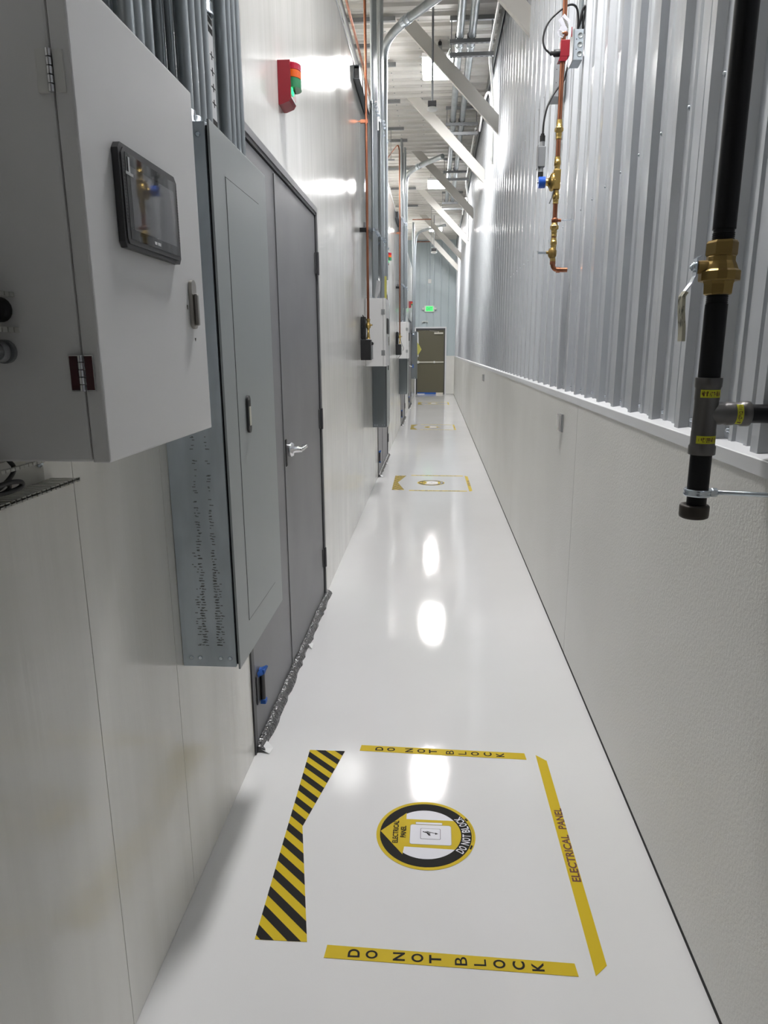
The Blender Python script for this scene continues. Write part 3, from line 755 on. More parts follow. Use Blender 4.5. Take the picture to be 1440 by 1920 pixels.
# ------------------------------------------------------------------ signal light stacks
def signal():
    y0, y1, z0, z1 = 3.151, 3.262, 2.515, 2.669
    t = thing('signal_light', 'red box with red, amber and green lenses high on the left wall, nearest', 'signal light', (XL, y0, z0), 'red signal lights on the left wall')
    q = MB(M['red']); q.prism([(XL+.001, z0-.012), (XL+.012, z0-.012), (XL+.045, z0), (XL+.054, z0+.014), (XL+.054, z1), (XL+.001, z1)], 'y', y0, y1); q.build('housing', t)
    for nm, mt, za, zb, sx in (('red_lens', 'redlens', 2.640, 2.664, 1), ('amber_lens', 'amber', 2.610, 2.638, 1), ('green_lens', 'greenlens', 2.572, 2.608, 1)):
        q = MB(M[mt]); n = 14; pts = []
        for k in range(n+1):
            a = PI*k/n; pts.append((XL+.054+.036*math.sin(a), (y0+y1)/2-.048*math.cos(a)))
        q.prism(pts, 'z', za, zb); q.build(nm, t)
    q = MB(M['greenled']); q.box(XL+.054, XL+.060, y0+.012, y0+.045, 2.545, 2.560, .001); q.build('indicator_lamp', t)
    q = MB(M['greenled']); q.box(XL+.054, XL+.058, y0+.012, y0+.035, 2.563, 2.570); q.build('indicator_lamp', t)
    q = MB(M['white']); q.box(XL+.0545, XL+.056, y0+.006, y1-.01, 2.528, 2.534); q.build('trim_line', t)
    return t
sg1 = signal()
copy_tree(sg1, (0, 6.25, .06), 'red signal light with amber and green lenses beyond the second row of conduits')
copy_tree(sg1, (0, 15.1, .03), 'small red signal light near the end of the hall, farthest')

# ================================================================== RIGHT WALL PIPING
# near black gas pipe
GY, GX = 1.443, .5495
gp = thing('gas_pipe', 'black steel pipe with brass ball valve and gray tee, closest on the right', 'pipe', (GX, GY, 1.155))
R0 = .0211
q = MB(M['blacksteel']); q.cyl((GX, GY, 1.72), (GX, GY, ZC-.03), R0, 28)
for k in range(5): q.lathe((GX, GY, 1.697+k*.0035), (0, 0, 1), [(0, R0-.0022), (.0017, R0-.0006), (.0035, R0-.0022)], 28, False)
q.cyl((GX, GY, 1.69), (GX, GY, 1.72), R0-.0022, 28); q.build('upper_pipe', gp)
q = MB(M['blacksteel']); q.cyl((GX, GY, 1.42), (GX, GY, 1.583), R0, 28); q.cyl((GX, GY, 1.583), (GX, GY, 1.606), R0-.002, 28)
for k in range(5): q.lathe((GX, GY, 1.584+k*.0035), (0, 0, 1), [(0, R0-.0022), (.0017, R0-.0006), (.0035, R0-.0022)], 28, False)
q.build('middle_pipe', gp)
q = MB(M['blacksteel']); q.cyl((GX, GY, 1.205), (GX, GY, 1.30), R0, 28); q.cyl((GX, GY, 1.18), (GX, GY, 1.205), R0-.0015, 28); q.build('lower_pipe', gp)
q = MB(M['castbrass']); q._hex((GX, GY, 1.670), (GX, GY, 1.700), .0285)
q.lathe((GX, GY, 1.626), (0, 0, 1), [(0, .037), (.002, .038), (.017, .038), (.021, .033), (.030, .0295), (.036, .0265), (.044, .0265), (.046, .025)], 14, True, False)
q.lathe((GX, GY, 1.600), (0, 0, 1), [(0, .0235), (.002, .027), (.020, .028), (.026, .030)], 8, True, False)
q.cyl((GX-.024, GY, 1.652), (GX-.044, GY, 1.652), .0125, 12); vb = q.build('ball_valve', gp)
q = MB(M['zinc']); q.lathe((GX-.044, GY, 1.652), (-1, 0, 0), [(0, .006), (.003, .010), (.009, .010), (.010, .006), (.013, .004)], 6)
q.strip([(GX-.040, 1.672), (GX-.047, 1.668), (GX-.047, 1.636), (GX-.053, 1.622), (GX-.063, 1.608), (GX-.0665, 1.600)], GY-.010, GY+.010, .0022); lv = q.build('lever_handle', vb)
m_ = mat('worn_cream_sleeve', (0.42, 0.40, 0.30), .6); noise_col(m_, (0.10, 0.10, 0.08), (0.45, 0.43, 0.33), scale=(1, 1, .5), nscale=90, lo=.40, hi=.50)
q = MB(m_); q.strip([(GX-.062, 1.606), (GX-.067, 1.598), (GX-.066, 1.570), (GX-.062, 1.540), (GX-.061, 1.520), (GX-.061, 1.513)], GY-.012, GY+.012, .0065); q.build('lever_sleeve', lv)
q = MB(M['teegray']); T0 = 1.287
q.lathe((GX, GY, T0), (0, 0, 1), [(0, .0255), (.001, .0262), (.017, .0262), (.020, .0242), (.023, .0238), (.046, .0238), (.049, .0232), (.110, .0232), (.112, .0240), (.134, .0240), (.137, .0258), (.1535, .0262), (.155, .0255)], 32)
q.lathe((GX, GY, 1.370), (1, 0, 0), [(0, .0225), (.030, .0225), (.034, .0215), (.040, .0235), (.052, .0235), (.055, .0228), (.066, .0228), (.069, .0255), (.082, .0258), (.084, .0250)], 28)
tee = q.build('press_tee', gp)
q = MB(M['blacksteel']); q.cyl((GX+.08, GY, 1.370), (.701, GY, 1.370), R0*.9, 24); q.build('branch_pipe', gp)
rl = random.Random(5)
def wrap_label(cz, h, w, r, horiz=False):
    q = MB(M['label']); n = 12; vs = []; fs = []
    def P(a, t, rr):
        if not horiz: return (GX+rr*math.sin(a), GY-rr*math.cos(a), t)
        return (t, GY-rr*math.cos(a), 1.370+rr*math.sin(a))
    for k in range(n+1):
        a = -w/2+w*k/n
        for t in (cz-h/2, cz+h/2): vs += [P(a, t, r), P(a, t, r+.0006)]
    for k in range(n): o = 4*k; fs += [(o, o+2, o+6, o+4), (o+1, o+3, o+7, o+5), (o, o+1, o+5, o+4), (o+2, o+3, o+7, o+6)]
    q.faces(vs, fs); lb = q.build('label', tee)
    q = MB(M['brownink'])
    for k in range(34):
        a = -w/2*.86+w*.86*k/33
        if rl.random() < .45 and abs(a) > w*.10: continue
        hh = h*.62 if rl.random() < .5 else h*rl.uniform(.15, .5); t0 = cz-h*.31+(h*.62-hh)*rl.random(); da = w*.011
        if -w*.16 < a < w*.16: 
            for j in range(3):
                t0 = cz-h*.31+h*.21*j
                if rl.random() < .6: q.faces([P(a-da, t0, r+.0009), P(a+da, t0, r+.0009), P(a+da, t0+h*.15, r+.0009), P(a-da, t0+h*.15, r+.0009)], [(0, 1, 2, 3)])
        else: q.faces([P(a-da, t0, r+.0009), P(a+da, t0, r+.0009), P(a+da, t0+hh, r+.0009), P(a-da, t0+hh, r+.0009)], [(0, 1, 2, 3)])
    q.build('label_print', lb)
wrap_label(1.411, .0155, 1.75, .0242); wrap_label(1.319, .0155, 1.75, .0242); wrap_label(GX+.060, .0125, 1.9, .0232, True)
q = MB(M['zinc']); q.lathe((GX, GY, 1.200), (0, 0, 1), [(0, .0255), (.002, .0275), (.005, .0275), (.007, .0262), (.010, .0275), (.013, .0275), (.015, .0255)], 28)
q.cyl((GX+.024, GY-.016, 1.207), (GX+.024, GY+.018, 1.207), .0065, 10); q._hex((GX+.028, GY, 1.207), (GX+.040, GY, 1.207), .0095); rc = q.build('ring_clamp', gp)
q = MB(M['zinc']); ra = Vector((GX+.038, GY, 1.207)); rb = Vector((.664, 1.383, 1.215)); rdv = (rb-ra).normalized(); q.cyl(ra, rb, .0045, 10)
for k in range(int((rb-ra).length/.002)-1): q.lathe(ra+rdv*(.001+k*.002), rdv, [(0, .0045), (.001, .0054), (.002, .0045)], 8, False)
q.build('threaded_rod', rc)
q = MB(M['cap']); q.lathe((GX-.003, GY, 1.152), (0, 0, 1), [(0, .010), (.0005, .024), (.003, .0285), (.008, .0295), (.026, .0295), (.029, .0275), (.030, .022)], 28); q.build('end_cap', gp)

# copper water line on the right wall
WY, WX = 3.64, .578
cw = thing('copper_line', 'copper water line with brass valves and blue-capped valve on the right ribbed wall', 'pipe', (WX, WY, 1.87))
rp = .0111
q = MB(M['copper']); q.cyl((WX, WY, 1.955), (WX, WY, ZC-.03), rp, 16); q.build('riser', cw)
q = MB(M['copper']); q.tube([(WX, WY, 1.94), (WX, WY, 1.905), (WX+.006, WY, 1.888), (WX+.022, WY, 1.880), (WX+.072, WY, 1.880)], rp, 16, 2)
q.lathe((WX, WY, 1.905), (0, 0, 1), [(0, .0135), (.003, .0145), (.006, .0135), (.020, .0135)], 16); q.lathe((WX+.018, WY, 1.880), (1, 0, 0), [(0, .0135), (.012, .0135), (.015, .0145), (.018, .0135)], 16); q.build('elbow', cw)
def union(z, n='union_fitting', hexz=True, h=.085):
    q = MB(M['brass']); k = h/.085
    q.lathe((WX, WY, z), (0, 0, 1), [(0, .013), (.003*k, .0145), (.006*k, .013), (.016*k, .0128), (.020*k, .0148), (.024*k, .0128), (.030*k, .0135), (.032*k, .016), (.060*k, .016), (.062*k, .0128), (.072*k, .0145), (.076*k, .0128), (.085*k, .0128)], 16)
    if hexz: q._hex((WX, WY, z+.034*k), (WX, WY, z+.052*k), .0205)
    return q.build(n, cw)
union(2.470); union(2.035)
union(2.335, 'press_coupling', False, .06); union(2.185, 'press_coupling', False, .06)
# zone valve
q = MB(M['brass']); q.box(WX-.019, WX+.017, WY-.022, WY+.022, 2.247, 2.338, .007); q.lathe((WX-.015, WY, 2.283), (-1, 0, 0), [(0, .040), (.010, .042), (.011, .036), (.016, .036), (.017, .032), (.024, .020), (.030, .016), (.040, .016)], 20)
for k in range(6):
    a = k*PI/3; q.cyl((WX-.012, WY+.036*math.cos(a), 2.283+.036*math.sin(a)), (WX-.030, WY+.036*math.cos(a), 2.283+.036*math.sin(a)), .005, 6)
zv = q.build('zone_valve', cw)
q = MB(M['bluecap']); q.cyl((WX-.055, WY, 2.283), (WX-.087, WY, 2.283), .026, 20); bc = q.build('coil_cap', zv)
q = MB(M['nickel']); q.cyl((WX-.087, WY, 2.283), (WX-.093, WY, 2.283), .006, 10); q.build('cap_nut', bc)
q = MB(M['strut']); q.tube([(WX-.012, WY-.01, 2.245), (WX-.022, WY-.012, 2.21), (WX-.032, WY-.012, 2.185)], .003, 8); q.build('bleed_stem', zv)
# sensor head above the blue cap
q = MB(M['blackpl']); q.cyl((WX-.078, WY, 2.306), (WX-.078, WY, 2.328), .013, 14); q.cyl((WX-.076, WY, 2.462), (WX-.076, WY, 2.488), .013, 12); q.cyl((WX-.076, WY, 2.488), (WX-.076, WY, 2.497), .009, 12); sb = q.build('cable_gland', zv)
q = MB(M['graymetal']); q.box(WX-.094, WX-.060, WY-.016, WY+.016, 2.350, 2.440, .003); q.box(WX-.099, WX-.094, WY-.018, WY+.018, 2.342, 2.448, .001); q.cyl((WX-.078, WY, 2.328), (WX-.078, WY, 2.352), .012, 12); q.cyl((WX-.076, WY, 2.438), (WX-.076, WY, 2.463), .012, 12); q.build('sensor_body', cw)
q = MB(M['blackpl']); q.tube([(WX-.076, WY, 2.495), (WX-.074, WY, 2.55), (WX-.060, WY, 2.62), (WX-.020, WY+.02, 2.69), (WX+.02, WY+.05, 2.73), (WX+.035, WY+.07, 2.80)], .0045, 8, 2); q.build('sensor_cable', cw)
# hanger and lower ball valve
q = MB(M['copper']); q.lathe((WX, WY, 2.100), (0, 0, 1), [(0, .0135), (.002, .016), (.018, .016), (.020, .0135)], 16); q.cyl((WX+.012, WY, 2.110), (WX+.030, WY, 2.110), .008, 8); hg = q.build('pipe_hanger', cw)
q = MB(M['zinc']); q.cyl((WX+.028, WY, 2.110), (.669, WY, 2.110), .0025, 8); q.build('hanger_rod', hg)
q = MB(M['castbrass']); q.lathe((WX-.004, WY, 1.935), (0, 0, 1), [(0, .014), (.004, .015), (.006, .018), (.012, .0205), (.034, .0205), (.040, .018), (.046, .015)], 14); q.cyl((WX-.022, WY, 1.962), (WX-.036, WY, 1.962), .007, 10)
bv = q.build('ball_valve', cw)
union(1.98, 'press_coupling', False, .05)
q = MB(M['zinc']); q.box(WX-.075, WX-.034, WY-.008, WY+.008, 1.955, 1.966, .0015); q.build('lever_handle', bv)
q = MB(M['brass']); q.lathe((WX, WY, 1.918), (0, 0, 1), [(0, .0128), (.004, .0145), (.008, .0128), (.018, .0128)], 14); q.build('lower_coupling', cw)
# red flow switch and copper tee ring
q = MB(M['red']); q.box(WX-.014, WX+.028, WY-.02, WY+.02, 2.815, 2.884, .003); q.prism([(WX-.022, 2.797), (WX+.016, 2.797), (WX+.020, 2.815), (WX-.014, 2.815)], 'y', WY-.02, WY+.02); rs = q.build('flow_switch', cw)
q = MB(M['blackpl']); q.lathe((WX-.014, WY, 2.836), (-1, 0, 0), [(0, .016), (.028, .015), (.030, .010), (.044, .009), (.046, .005)], 14); pg = q.build('plug', rs)
q = MB(M['blackpl']); q.tube([(WX-.058, WY, 2.836), (WX-.088, WY, 2.860), (WX-.096, WY, 2.905), (WX-.075, WY, 2.965), (WX-.030, WY, 3.005), (WX+.02, WY, 3.035), (WX+.055, WY+.02, 3.035), (WX+.068, WY+.03, 3.00), (WX+.070, WY+.04, 2.93)], .0048, 8, 3); q.build('switch_cable', rs)
q = MB(M['copper']); q.lathe((WX+.001, WY, 2.905), (0, 0, 1), [(0, .013), (.003, .019), (.012, .020), (.014, .016), (.020, .013)], 14); q.build('copper_ring', cw)
# loop of spare cables, tags
for k in range(2):
    q = MB(M['blackpl']); x = .655+.014*k
    q.tube([(x, WY+.05, 2.935), (x+.002, WY+.04, 2.98), (x+.010, WY+.03, 3.03), (x+.022, WY+.03, 3.04), (x+.022, WY+.05, 3.0), (x+.008, WY+.06, 2.935)], .0055, 8, 2)
    tag(q.build('cable', None, (x, WY+.05, 2.93)), 'black cable looped above the gray knockout box on the ribbed wall', 'cable', 'looped cables above the knockout box')
ct = thing('cable_tag', 'clear white printed tag hanging from the cable by the red switch', 'tag', (.56, WY-.01, 2.92))
q = MB(M['decalwhite']); q.prism([(.548, 2.965), (.575, 2.990), (.603, 2.962), (.590, 2.930), (.585, 2.915), (.572, 2.893), (.556, 2.896), (.547, 2.918), (.563, 2.942)], 'y', WY-.016, WY-.0145); tb = q.build('tag_sheet', ct)
q = MB(M['decalline'])
for k in range(5): q.prism([(.566+.004*k, 2.975-.008*k), (.567+.004*k, 2.976-.008*k), (.592+.002*k, 2.955-.008*k), (.591+.002*k, 2.954-.008*k)], 'y', WY-.0172, WY-.0165)
for k in range(3): q.prism([(.554+.002*k, 2.922-.008*k), (.555+.002*k, 2.923-.008*k), (.574+.001*k, 2.914-.008*k), (.573+.001*k, 2.913-.008*k)], 'y', WY-.0172, WY-.0165)
q.build('tag_print', tb)
q = MB(M['red']); q.box(.612, .616, WY-.004, WY+.0, 2.90, 2.94); q.build('red_tie', ct)

def kbox(name, label, x0, y0, y1, z0, z1, mt):
    t = thing(name, label, 'electrical box', (.69, y0, z0))
    q = MB(M[mt]); q.box(x0, .6995 if False else .669, y0, y1, z0, z1, .002); q.build('box_body', t)
    q = MB(M['panelgray'])
    for k in range(3):
        zc = z0+(z1-z0)*(.2+.3*k); xc = x0+(.669-x0)*.66
        q.lathe((xc, y0, zc), (0, -1, 0), [(0, .0120), (.0012, .0120), (.0014, .0104), (.0004, .0100), (.0004, .0001)], 18)
    q.build('knockouts', t)
    q = MB(M['blackpl']); q.cyl((x0+.012, y0+.001, z0+(z1-z0)*.35), (x0+.012, y0-.001, z0+(z1-z0)*.35), .0022, 8); q.cyl((x0+.012, y0+.001, z0+(z1-z0)*.68), (x0+.012, y0-.001, z0+(z1-z0)*.68), .0022, 8); q.build('screw_holes', t)
    q = MB(M['panelgray']); q.box(x0-.004, x0, y0-.003, y1+.003, z0-.003, z1+.003, .001); q.build('cover_plate', t)
    return t
b1 = kbox('knockout_box', 'gray steel knockout box beside the red switch on the ribbed wall', .626, WY, WY+.10, 2.805, 2.932, 'galv')
q = MB(M['emt']); q.cyl((.66, WY+.05, 2.932), (.66, WY+.05, ZC-.04), .011, 12); tag(q.build('conduit', None, (.66, WY+.05, 2.94)), 'thin conduit rising from the knockout box on the right wall', 'conduit')
b2 = kbox('knockout_box', 'second gray box on the ribbed wall, farther behind the copper line', .612, 4.10, 4.22, 2.80, 2.99, 'graymetal')

# weatherproof outlets on the right wainscot
def outlet(y, label):
    t = thing('outlet_cover', label, 'outlet', (XR, y, 1.13), None)
    q = MB(M['graymetal']); q.box(XR-.010, XR-.0003, y-.036, y+.036, 1.080, 1.172, .003); q.build('base_plate', t)
    q = MB(M['chrome']); q.box(XR-.022, XR-.010, y-.034, y+.034, 1.083, 1.170, .004); q.build('flip_cover', t)
    return t
o1 = outlet(3.63, 'silver flip-cover outlet on the right wainscot, nearest')
copy_tree(o1, (0, 5.8, 0), 'small silver flip-cover outlet farther down the right wainscot')
copy_tree(o1, (-.0, 15.5, .5), 'tiny silver cover near the end of the right wall above the ledge')

# ================================================================== OVERHEAD
br_lab = ['pale steel roof brace at the top right corner, nearest of the seven', 'long pale roof brace crossing in front of the first ceiling light, second from camera',
          'pale roof brace behind the hanging rod sensor, third from camera', 'gray roof brace just right of the second ceiling light, fourth from camera',
          'brightly lit roof brace right after the second ceiling light, fifth from camera', 'gray roof brace crossing above the third ceiling light, sixth from camera', 'farthest pale roof brace, nearest the end wall, brightly lit']
for y, lab in zip((5.95, 8.46, 10.8, 13.6, 16.6, 19.6, 22.3), br_lab):
    q = MB(M['brace']); q.prism([(-.465, ZC-.002), (.699, 3.812), (.699, 4.0), (-.275, ZC-.002)], 'y', y, y+.05)
    o = q.build('roof_brace', None, (.69, y, 3.85)); tag(o, lab, 'brace', 'roof braces from right wall to ceiling')

def highbay(x, y, lab, z=4.74):
    t = thing('ceiling_light', lab, 'ceiling light', (x, y, z), 'rectangular ceiling lights')
    q = MB(M['lampbody']); q.box(x-.18, x+.18, y-.34, y+.34, z+.012, z+.055, .004); q.box(x-.05, x+.05, y-.15, y+.15, z+.055, z+.09, .004); q.build('housing', t)
    q = MB(M['lamp']); q.box(x-.17, x+.17, y-.33, y+.33, z, z+.0125, .002); q.build('diffuser', t)
    for sx in (-1, 1):
        q = MB(M['strut']); q.cyl((x+sx*.12, y-.25, z+.05), (x+sx*.12, y-.25, ZC), .002, 6); q.cyl((x+sx*.12, y+.25, z+.05), (x+sx*.12, y+.25, ZC), .002, 6); q.build('hanging_wires', t)
    return t
for x, y, lab in ((-.01, 2.9, 'bright ceiling light just above the camera view'), (-.005, 9.17, 'bright rectangular ceiling light behind the second brace, nearest in view'),
                  (.0, 15.08, 'second glowing ceiling light down the hall'), (-.01, 20.4, 'third glowing ceiling light near the end wall'),
                  (-3.2, 6.2, 'added unseen light warming the roof deck over the adjoining rooms'), (-3.2, 13.0, 'added unseen light warming the roof deck over the adjoining rooms'), (-3.2, 19.5, 'added unseen light warming the roof deck over the adjoining rooms')):  # lamps left of the wall are added out of view to warm the deck
    highbay(x, y, lab)

def pendant(x, y, z, s, lab):
    t = thing('pendant_sensor', lab, 'pendant sensor', (x, y, z))
    q = MB(M['strut']); q.cyl((x, y, z+.07*s), (x, y, ZC-.001), .011, 12); q.build('rod', t)
    q = MB(M['hinge']); q.box(x-.044*s, x+.044*s, y-.044*s, y+.044*s, z+.020*s, z+.07*s, .004); bx = q.build('box_body', t)
    q = MB(M['zinc']); q.cyl((x-.035*s, y, z+.068*s), (x-.035*s, y, z+.082*s), .008, 8); q.cyl((x+.035*s, y, z+.068*s), (x+.035*s, y, z+.082*s), .008, 8); q.build('box_clips', bx)
    q = MB(M['white']); q.lathe((x, y, z-.022*s), (0, 0, 1), [(0, .01*s), (.002*s, .030*s), (.010*s, .052*s), (.024*s, .056*s), (.036*s, .048*s), (.040*s, .042*s)], 24); q.build('white_dome', t)
    q = MB(M['strut']); q.cyl((x, y, ZC-.03), (x, y, ZC-.001), .03, 12); q.build('ceiling_plate', t)
pendant(-.055, 8.0, 3.955, 1.0, 'white dome sensor on a long gray rod hanging from the ceiling, nearest')
pendant(-.05, 19.7, 4.05, 1.5, 'small white sensor on a rod hanging before the end wall')

# big pipe pair on trapeze hangers
for k, x in enumerate((.232, .362)):
    q = MB(M['emt']); q.tube([(x, -2.2, 4.79), (x, 16.8, 4.79)], .041, 20)
    for y in (2.5, 5.55, 8.62, 11.6, 14.6): q.lathe((x, y, 4.79), (0, 1, 0), [(0, .041), (.002, .047), (.07, .047), (.072, .041)], 20, False)
    tag(q.build('large_conduit', None, (x, 8, 4.79)), '%s of the two large conduits running along the ceiling' % ('left' if k == 0 else 'right'), 'conduit')
def trapeze(y, lab):
    t = thing('trapeze_hanger', lab, 'pipe support', (.35, y, 4.6), 'trapeze hangers under the ceiling')
    q = MB(M['strut']); q.box(.125, .60, y-.02, y+.02, ZC-.075, ZC-.034, .001); q.build('top_channel', t)
    for z in (4.728, 4.60):
        q = MB(M['strut']); q.box(.125, .60, y-.02, y+.02, z-.020, z+.019, .001); ch = q.build('cross_channel', t)
        q = MB(M['blackpl'])
        for k in range(7): q.box(.165+k*.058, .195+k*.058, y-.006, y+.006, z-.0206, z-.0198)
        q.build('slots', ch)
    for x in (.142, .575):
        q = MB(M['strut']); q.cyl((x, y, 4.565), (x, y, ZC-.034), .0055, 8); q._hex((x, y, 4.570), (x, y, 4.582), .010); q.build('rod', t)
    for x in (.232, .362):
        q = MB(M['hinge']); q.lathe((x, y-.012, 4.79), (0, 1, 0), [(0, .043), (0.001, .0455), (.023, .0455), (.024, .043)], 20, False); q.box(x-.050, x-.042, y-.012, y+.012, 4.75, 4.80); q.build('pipe_strap', t)
for y, lab in ((5.5, 'trapeze hanger for the ceiling conduits, nearest'), (8.40, 'trapeze hanger for the ceiling conduits near the hanging sensor'),
               (11.2, 'second trapeze hanger in view, beyond the third brace'), (14.0, 'third trapeze hanger in view under the ceiling conduits'), (16.8, 'farthest trapeze hanger under the ceiling conduits')):
    trapeze(y, lab)
# thin wall conduits with offsets
def wallcond(off, a, b):
    q = MB(M['white']); q.tube([(.560, 5.2+off, 4.6345), (.560, 8.2+off, 4.6345), (.560, 8.5+off, 4.63), (.60, 8.62+off, 4.45), (.64, 8.75+off, 4.2), (.645, 8.78+off, 3.6)], .014, 10, 2)
    tag(q.build('conduit', None, (.56, 8.2+off, 4.6)), a, 'conduit')
    q = MB(M['white']); q.tube([(.57, 10.2+off, 4.35), (.575, 9.55+off, 4.48), (.60, 9.25+off, 4.52), (.632, 9.1+off, 4.42), (.64, 9.05+off, 4.2), (.64, 9.05+off, 3.7)], .012, 10, 2)
    tag(q.build('conduit', None, (.57, 9.9+off, 4.4)), b, 'conduit')
wallcond(0, 'pale conduit running along the right roof edge and bending down the wall, nearest', 'pale hooked conduit curving down the right wall just after it')
wallcond(5.9, 'pale conduit bending down the right wall beyond the fourth brace', 'pale hooked conduit farther down the right wall')
# camera-like bracket on the ceiling with black cable
fx = thing('ceiling_fixture', 'small dark spotlight bracket with curled cable under the ceiling near the conduits', 'fixture', (.02, 9.3, 4.9))
q = MB(M['graymetal']); q.box(.0, .045, 9.0, 9.06, 4.74, 4.93, .004); q.cyl((.022, 9.03, 4.93), (.022, 9.03, ZC), .012, 10); q.build('bracket', fx)
q = MB(M['blackpl']); q.cyl((.022, 8.98, 4.945), (.022, 9.06, 4.945), .022, 12); q.build('lens_head', fx)
q = MB(M['blackpl']); q.tube([(.022, 9.03, 4.74), (.04, 9.03, 4.70), (.08, 8.9, 4.75), (.14, 8.6, 4.75)], .006, 8, 2); q.build('curled_cable', fx)

# struts and pipes above the left wall
sl = 'gray strut bar fixed across the ceiling above the left wall'
for y, x0, x1 in ((8.35, -1.2, -.46), (9.0, -1.2, -.62), (9.55, -1.2, -.52), (10.85, -.80, -.53), (12.1, -.80, -.53), (12.75, -.8, -.5), (14.6, -1.0, -.45), (16.3, -1.0, -.45), (18.2, -1.0, -.45)):
    q = MB(M['strut']); q.box(x0, x1, y-.02, y+.02, ZC-.076, ZC-.034, .001); tag(q.build('strut_bar', None, ((x0+x1)/2, y, 4.95)), sl, 'strut', 'strut bars above the left wall')
for x, y0, y1, mt, r, lab in ((-.93, 3.0, 13.2, 'strut', .022, 'gray conduit running along the ceiling beyond the left wall'), (-.872, 7.22, 13.0, 'copper', .014, 'copper pipe running along the ceiling beyond the left wall')):
    q = MB(M[mt]); q.tube([(x, y0, 4.72), (x, y1, 4.72)], r, 12); tag(q.build('ceiling_pipe', None, (x, y0, 4.72)), lab, 'pipe')
for y, z in ((10.85, 4.45), (12.1, 4.5)):
    q = MB(M['strut']); q.cyl((-.74, y, z), (-.74, y, ZC-.076), .005, 6); q.box(-.80, -.68, y-.01, y+.01, z-.02, z, .001)
    tag(q.build('rod_hanger', None, (-.66, y, z)), 'thin rod hanger dropping from a ceiling strut over the left wall', 'pipe support', 'rod hangers over the left wall')
q = MB(M['copper']); q.tube([(-.60, 18.6, 4.70), (-.12, 18.6, 4.70)], .012, 10); q.use(M['strut']); q.cyl((-.12, 18.6, 3.95), (-.12, 18.6, ZC), .006, 6)
tag(q.build('cross_pipe', None, (-.3, 18.6, 4.7)), 'thin brown pipe crossing under the ceiling near the end of the hall', 'pipe')
q = MB(M['copper']); q.cyl((-.65, 23.9, 4.93), (.0, 23.9, 4.93), .014, 8); tag(q.build('cross_pipe', None, (-.3, 23.9, 4.93)), 'thin brown pipe along the top of the end wall', 'pipe')

# ================================================================== FLOOR MARKINGS
def set_xform(o, off):  # decals of set k
    return o
def poly(q, pts, z, th=.0004):
    q.prism(pts, 'z', z-th, z)
HT = .0010
def clip(pts, nx, ny, c):
    out = []
    for i in range(len(pts)):
        a = pts[i]; b = pts[(i+1) % len(pts)]; da = a[0]*nx+a[1]*ny-c; db = b[0]*nx+b[1]*ny-c
        if da >= 0: out.append(a)
        if da*db < 0: t_ = da/(da-db); out.append((a[0]+(b[0]-a[0])*t_, a[1]+(b[1]-a[1])*t_))
    return out
def dnb_tape(x0, x1, ya0, ya1, yb0, yb1, name_lab):
    """tape from x0 to x1; (ya0,ya1) near/far edges at x0, (yb0,yb1) at x1"""
    yc = (ya0+ya1+yb0+yb1)/4
    t = thing('floor_tape', name_lab, 'floor tape', ((x0+x1)/2, yc, 0), 'DO NOT BLOCK tapes on the floor')
    q = MB(M['yellow']); poly(q, [(x0, ya0), (x1, yb0), (x1-.003, yb1), (x0+.003, ya1)], HT); q.build('tape_strip', t)
    q = MB(M['ink']); Lx = x1-x0
    for ch, f_ in zip('DONOTBLOCK', (.118, .190, .300, .374, .445, .547, .622, .698, .774, .848)):
        x = x0+Lx*f_; y = ((ya0+ya1)*(1-f_)+(yb0+yb1)*f_)/2
        put_text(q, ch, .0195 if ch == 'L' else .0245, .0305, frame4((x, y, HT+.0003), (-.02, 1, 0), (-1, -.02, 0)), .004 if ch in 'LB' else .026)
    q.build('lettering', t); return t
def ep_tape(pts, lab):
    t = thing('floor_tape', lab, 'floor tape', (.42, 1.88, 0), 'ELECTRICAL PANEL tapes on the floor')
    q = MB(M['yellow']); poly(q, pts, HT); q.build('tape_strip', t)
    q = MB(M['brownink']); a = Vector((.4275, 1.715, HT+.0003)); b = Vector((.4265, 2.045, HT+.0003)); mid = (a+b)/2; d = (b-a).normalized()
    # each word condensed
    put_text(q, 'ELECTRICAL', .198, .0255, frame4(a+d*.099, d, (-1, 0, 0)), .026)
    put_text(q, 'PANEL', .103, .0255, frame4(a+d*.2755, d, (-1, 0, 0)), .026)
    q.build('lettering', t); return t
def hatch(lab):
    t = thing('hazard_marking', lab, 'floor marking', (-.41, 1.9, 0), 'hazard-striped floor markings')
    L0, L1 = (-.452, 1.458), (-.462, 2.331)
    R0_, RM, R1 = (-.314, 1.459), (-.409, 1.898), (-.326, 2.331)
    LM = (-.457, 1.898)
    q = MB(M['yellow']); poly(q, [L0, R0_, RM, R1, L1], HT)
    q.build('marking_sheet', t)
    q = MB(M['ink'])
    for quad in ([L0, R0_, RM, LM], [LM, RM, R1, L1]):
        n = (.68, .733); per = .0492
        c0 = (L0[0]*n[0]+L0[1]*n[1])+.010
        for k in range(-6, 22):
            p = clip(clip(quad, n[0], n[1], c0+k*per), -n[0], -n[1], -(c0+k*per+per*.5))
            if len(p) > 2: poly(q, p, HT+.0003, .0003)
    q.build('stripes', t); return t
